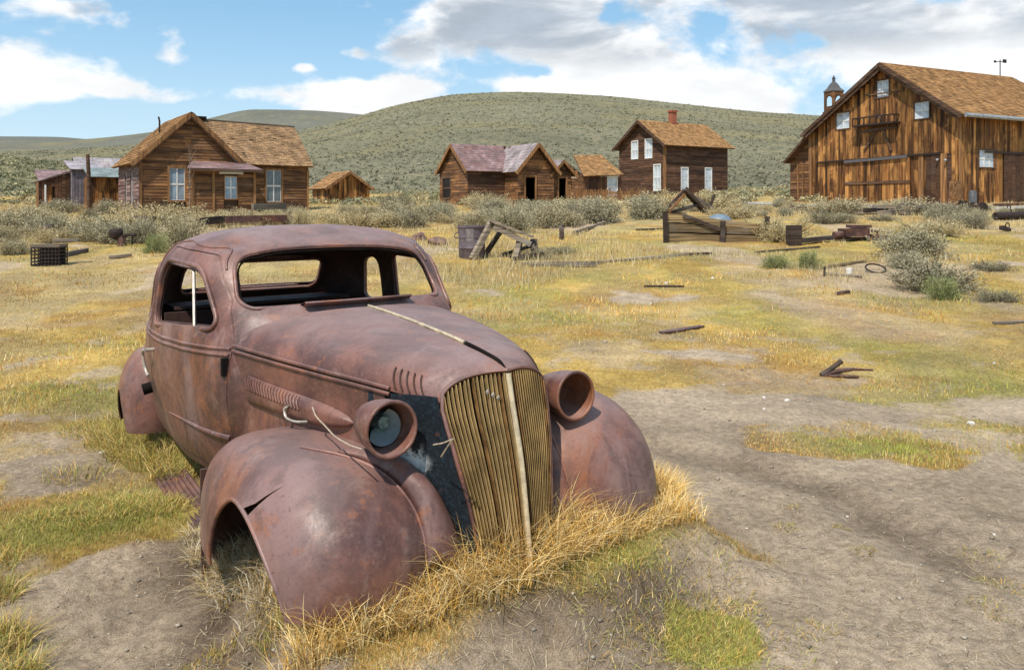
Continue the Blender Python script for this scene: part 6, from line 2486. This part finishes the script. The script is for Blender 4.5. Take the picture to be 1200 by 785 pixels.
m_.build("skid", BURNT, o)
# hoop, can, stake
o = spot(1026, 322, "iron_hoop", "thin dark iron hoop lying tilted in grass near the big dark bush", "hoop", 0)
k = sized(o)
m_ = MB()
m_.tube([(11 * k * math.cos(t), .5 * 11 * k * math.sin(t) * 1.6, 4 * k + 4.5 * k * math.sin(t)) for t in np.linspace(0, 2 * math.pi, 40)], .018, 6, False)
m_.build("ring", BLACKIRON, o, 60)
o = spot(995, 323, "tin_can", "small white rusty-lidded can in the grass", "can", 0)
k = sized(o)
v, f = lathe([(3.6 * k, 0), (3.6 * k, 6 * k), (3.3 * k, 6.3 * k), (0, 6.3 * k)], 14)
part("tin", v, f, WHITE, o, 40)
o = spot(966, 327, "stake", "short dark iron stake upright in the grass left of the white can", "stake", 0)
k = sized(o)
m_ = MB()
m_.tube([(0, 0, -.05), (.005, 0, 11 * k)], .022, 6)
m_.build("rod", BLACKIRON, o)

# log pile before the barn
r = random.Random(8)
for i in range(9):
    u = 1004 + 9 * i
    board(u, 253 + r.uniform(-2, 3), u + r.uniform(24, 42), 252 + r.uniform(-3, 3), r.uniform(.16, .28), r.uniform(.12, .22), "weathered log, " + "first second third fourth fifth sixth seventh eighth ninth".split()[i] + " from left in the scrap pile before the barn", r.choice([GREYWOOD, BURNT, GREYWOOD]), "log", "log", lift=.04 + .14 * (i % 3), seed=i, group="logs piled before the barn")
o = spot(936, 248, "scrap_lump", "small dark scrap lump on grass left of the barn bushes", "scrap", 0)
k = sized(o)
m_ = MB()
m_.box((-4 * k, 0, 3 * k), (10 * k, 6 * k, 4 * k), Euler((0, .4, .3)).to_matrix())
m_.box((5 * k, 0, 3.5 * k), (7 * k, 5 * k, 5 * k), Euler((.2, -.6, .1)).to_matrix())
jag(m_, .03, 3).build("scrap_metal", BLACKIRON, o)
# engine with upright grey cylinder
o = spot(1140, 248, "engine", "black engine block with upright grey cylinder by the barn corner", "engine", 0)
k = sized(o)
m_ = MB()
m_.box((-6 * k, 0, 6 * k), (16 * k, 12 * k, 11 * k))
m_.box((-12 * k, 0, 10 * k), (6 * k, 8 * k, 7 * k))
jag(m_, .02, 5).build("engine_block", BLACKIRON, o)
v, f = lathe([(4.2 * k, 8 * k), (4.2 * k, 22 * k), (3.4 * k, 25 * k), (0, 25.5 * k)], 16)
part("upright_cylinder", v, f, mat_plain('dark grey iron tank', (.12, .12, .125), .6, .2), o, 40)
m_ = MB()
m_.tube([(10 * k, -3 * k, 5 * k), (10 * k, 3 * k, 5 * k)], 6.5 * k, 14)
m_.build("flywheel", BLACKIRON, o, 40)
o = spot(1184, 258, "iron_pipe", "thick dark iron pipe on the ground at the right edge", "pipe", 8)
k = sized(o)
m_ = MB()
m_.tube([(-20 * k, 0, 4.5 * k), (34 * k, 0, 6 * k)], 4.6 * k, 16)
m_.build("tube", BLACKIRON, o, 40)
for (u, v, lb, s_) in ((1131, 268, "small dark scrap box with handle in the dry grass before the barn", 1.0), (1178, 272, "tilted dark scrap bracket at right in the dry grass", .9), (1180, 250, "little dark valve wheel on the grass beside the road", .8)):
    o = spot(u, v, "scrap_box", lb, "scrap", 20)
    k = sized(o) * s_
    m_ = MB()
    m_.box((0, 0, 4 * k), (12 * k, 7 * k, 5 * k), Euler((0, .25, 0)).to_matrix())
    jag(m_, .02, u).build("case", BLACKIRON, o)
    m_ = MB()
    m_.tube([(4 * k + 3.5 * k * math.cos(t), 0, 8 * k + 3.5 * k * math.sin(t)) for t in np.linspace(-.6, 3.7, 14)], .7 * k, 6)
    m_.build("handle", BLACKIRON, o, 50)
# boxes by the barn corner, slab
o = spot(1120, 241, "plank_chest", "two small stacked orange plank chests at the barn corner", "chest", 25, d=38.6)
k = sized(o)
for z, w in ((5, 15), (16, 11), (25, 10)):
    for q in range(3):
        piece("plank", TRIM, o, (0, 0, (z - 3.3 + 3.3 * q) * k), (w * k, 9 * k, 3.1 * k), (0, 0, random.uniform(-.03, .03)))
board(1168, 242, 1196, 241, .5, .1, "low brown slab beside the barn's side door", DARKRUST, "slab", "slab")

# driftwood in the foreground field
pts = [[(964, 440), (990, 424)], [(966, 441), (992, 434), (1024, 432)], [(968, 442), (988, 446), (1004, 446)]]
o = spot(978, 441, "driftwood", "forked dark driftwood branch lying in open grass at right", "branch", 0)
k = sized(o)
for nm, qs, rr_ in (("limb", [(-16, 0, 2), (-4, 2, 9), (10, 4, 18)], 3.2), ("limb", [(-16, 0, 2), (6, 1, 7), (22, 0, 9), (44, -2, 8.5)], 2.6), ("limb", [(-14, -1, 1.5), (8, -4, 1.5), (26, -5, 1)], 1.8)):
    m_ = MB()
    P3 = [Vector(q) * k for q in qs]
    m_.tube(P3, [rr_ * k, rr_ * .9 * k, rr_ * .8 * k, rr_ * .4 * k][:len(P3)], 7)
    jag(m_, .004, int(rr_ * 10)).build(nm, BURNT if rr_ > 3 else DARKRUST, o, 60)
for (u, v, s_, lb) in [(780, 334, 5, "white stone by the dark stick in mid-field"), (763, 356, 4, "small tan stone on the bare patch in mid-field"), (835, 326, 4, "pale stone in the grass below the wagon side"), (895, 468, 5, "pale flat stone on the bare ground right of the headlight"),
                       (922, 471, 6, "pale chip right of the flat stone beside the bare ground"), (895, 484, 4, "small white chip on the bare dirt path"), (1138, 496, 9, "long grey splinter on the ground at far right"), (1165, 423, 4, "small pink stone in the right-hand grass"),
                       (1165, 637, 4, "white pebble near the right edge of the dirt"), (993, 606, 3, "white pebble on the middle of the dirt path"), (716, 772, 4, "white pebble near the bottom edge of the picture"), (875, 621, 3, "small white pebble on the path beside the fender"), (120, 531, 6, "pale flat chip on the stony ground at left")]:
    o = spot(u, v, "stone", lb, "stone", u % 90)
    k = sized(o)
    bm = bmesh.new()
    bmesh.ops.create_icosphere(bm, subdivisions=2, radius=1)
    for vv in bm.verts:
        vv.co *= 1 + .4 * mnoise.noise(vv.co * 1.5 + Vector((u, v, 0)))
        vv.co = Vector((vv.co.x * s_ * .6 * k, vv.co.y * s_ * .45 * k, vv.co.z * s_ * .3 * k + .1 * s_ * k))
    me = bpy.data.meshes.new("pebble")
    bm.to_mesh(me)
    bm.free()
    sharpen(me, 30)
    link("pebble", me, BONE, o)

# left side scrap: wire crate, barrel, hopper machine, cylinder, timbers
o = spot(58, 309, "wire_crate", "square dark wire-mesh crate standing at left before the sheds", "crate", 8)
k = sized(o)
s_ = 30 * k
hh = 22 * k
for nm, (c, d) in {"side_panel": ((0, s_ * .33, hh / 2), (s_ * .92, .015, hh * .9)), "bottom_panel": ((0, 0, .03), (s_ * .95, s_ * .7, .03))}.items():
    piece(nm, BLACKIRON, o, c, d)
m_ = MB()
for i in range(9):
    t = -.5 + i / 8
    m_.box((t * s_, -s_ * .36, hh / 2), (.022, .022, hh))
    m_.box((t * s_, s_ * .36, hh / 2), (.022, .022, hh))
for i in range(6):
    z = hh * (.03 + .94 * i / 5)
    for sy in (-1, 1):
        m_.box((0, sy * s_ * .375, z), (s_, .022, .024))
    for sx in (-1, 1):
        m_.box((sx * s_ * .5, 0, z), (.022, s_ * .72, .024))
m_.build("mesh_cage", BLACKIRON, o)
piece("lid", GREYWOOD, o, (0, 0, hh + .03), (s_ * 1.05, s_ * .8, .05))
piece("lid_board", GREYWOOD, o, (.25, .25, hh + .13), (s_ * .9, .2, .06), (0, .03, .1))
o = spot(57, 281, "wooden_barrel", "small brown upright barrel behind the wire crate", "barrel", 0)
k = sized(o)
v, f = lathe([(6.8 * k, 0), (8 * k, 5 * k), (8.2 * k, 9 * k), (7.6 * k, 14 * k), (6.6 * k, 16 * k), (0, 15.5 * k)], 16)
part("staves", v, f, BURNT, o, 50)
m_ = MB()
for z, rr_ in ((4 * k, 7.95 * k), (12 * k, 8.0 * k)):
    m_.tube([(rr_ * math.cos(t), rr_ * math.sin(t), z) for t in np.linspace(0, 2 * math.pi, 24)], .02, 5, False)
m_.build("hoop", DARKRUST, o)
o = spot(139, 290, "hopper_machine", "dark iron hopper on a short stand with a side arm, left of the car roof", "machine", 0)
k = sized(o)
v, f = lathe([(2 * k, 8 * k), (6 * k, 10 * k), (8 * k, 15 * k), (7.5 * k, 19 * k), (5.5 * k, 21 * k), (5 * k, 20 * k), (3 * k, 12 * k)], 18, (-3 * k, 0, 0))
part("hopper", v, f, BLACKIRON, o, 40)
m_ = MB()
m_.tube([(4 * k, 0, -.05), (3 * k, 0, 8 * k), (1 * k, 0, 13 * k)], [6 * k, 4.5 * k, 4 * k], 8)
m_.build("stand", DARKRUST, o, 40)
m_ = MB()
m_.tube([(2 * k, 0, 12 * k), (12 * k, 0, 14 * k), (20 * k, 0, 13.5 * k)], [2.2 * k, 1.6 * k, 2.2 * k], 8)
m_.tube([(16 * k, 0, 13 * k), (16 * k, 0, 2 * k)], 1.2 * k, 6)
m_.build("side_arm", BLACKIRON, o, 40)
o = spot(168, 268, "iron_cylinder", "dark iron cylinder lying in the bushes before the left cottage", "cylinder", -20)
k = sized(o)
m_ = MB()
m_.tube([(-11 * k, -2 * k, 9 * k), (12 * k, 3 * k, 7 * k)], 6.2 * k, 18)
m_.tube([(-11.4 * k, -2.1 * k, 9.05 * k), (-9.5 * k, -1.7 * k, 9 * k)], 6.8 * k, 18)
m_.build("barrel_shell", BLACKIRON, o, 40)
for (u0, u1, v, w, lb, mt) in [(232, 262, 270, .20, "dark beam at left of the row of old timbers before the left cottage", BURNT), (264, 336, 268, .22, "long reddish beam in the row of old timbers before the left cottage", DARKRUST), (296, 334, 262, .16, "pale upper plank on the row of old timbers before the left cottage", GREYWOOD)]:
    board(u0, v, u1, v - 3, w, .26, lb, mt, "beam", "beam", lift=.16 if mt != GREYWOOD else .5)
# odd stakes before the middle cottage
for (u, v, h, lb) in [(522, 247, 14, "thin dark post left of the middle cottage"), (566, 244, 13, "leaning grey picket before the middle cottage's left wing")]:
    o = spot(u, v, "post", lb, "post", 0)
    k = sized(o)
    m_ = MB()
    m_.tube([(0, 0, -.2), (.03 if u < 540 else .2, 0, h * k)], .07, 6)
    m_.build("stick", TRIM_D, o)
fe = empty("stick_fence", (*at_px(582, 49), float(land(*at_px(582, 49)))))
tag(fe, "low broken stick fence along the middle cottage's left wing", "fence")
for i in range(22):
    x, y = at_px(552 + 3.1 * i, 49.5)
    hgt = random.uniform(.45, .8)
    piece("picket", TRIM_D, fe, (x - fe.location.x, y - fe.location.y, float(land(x, y)) - fe.location.z + hgt / 2), (.06, .03, hgt), (random.uniform(-.1, .1), random.uniform(-.15, .15), 0))
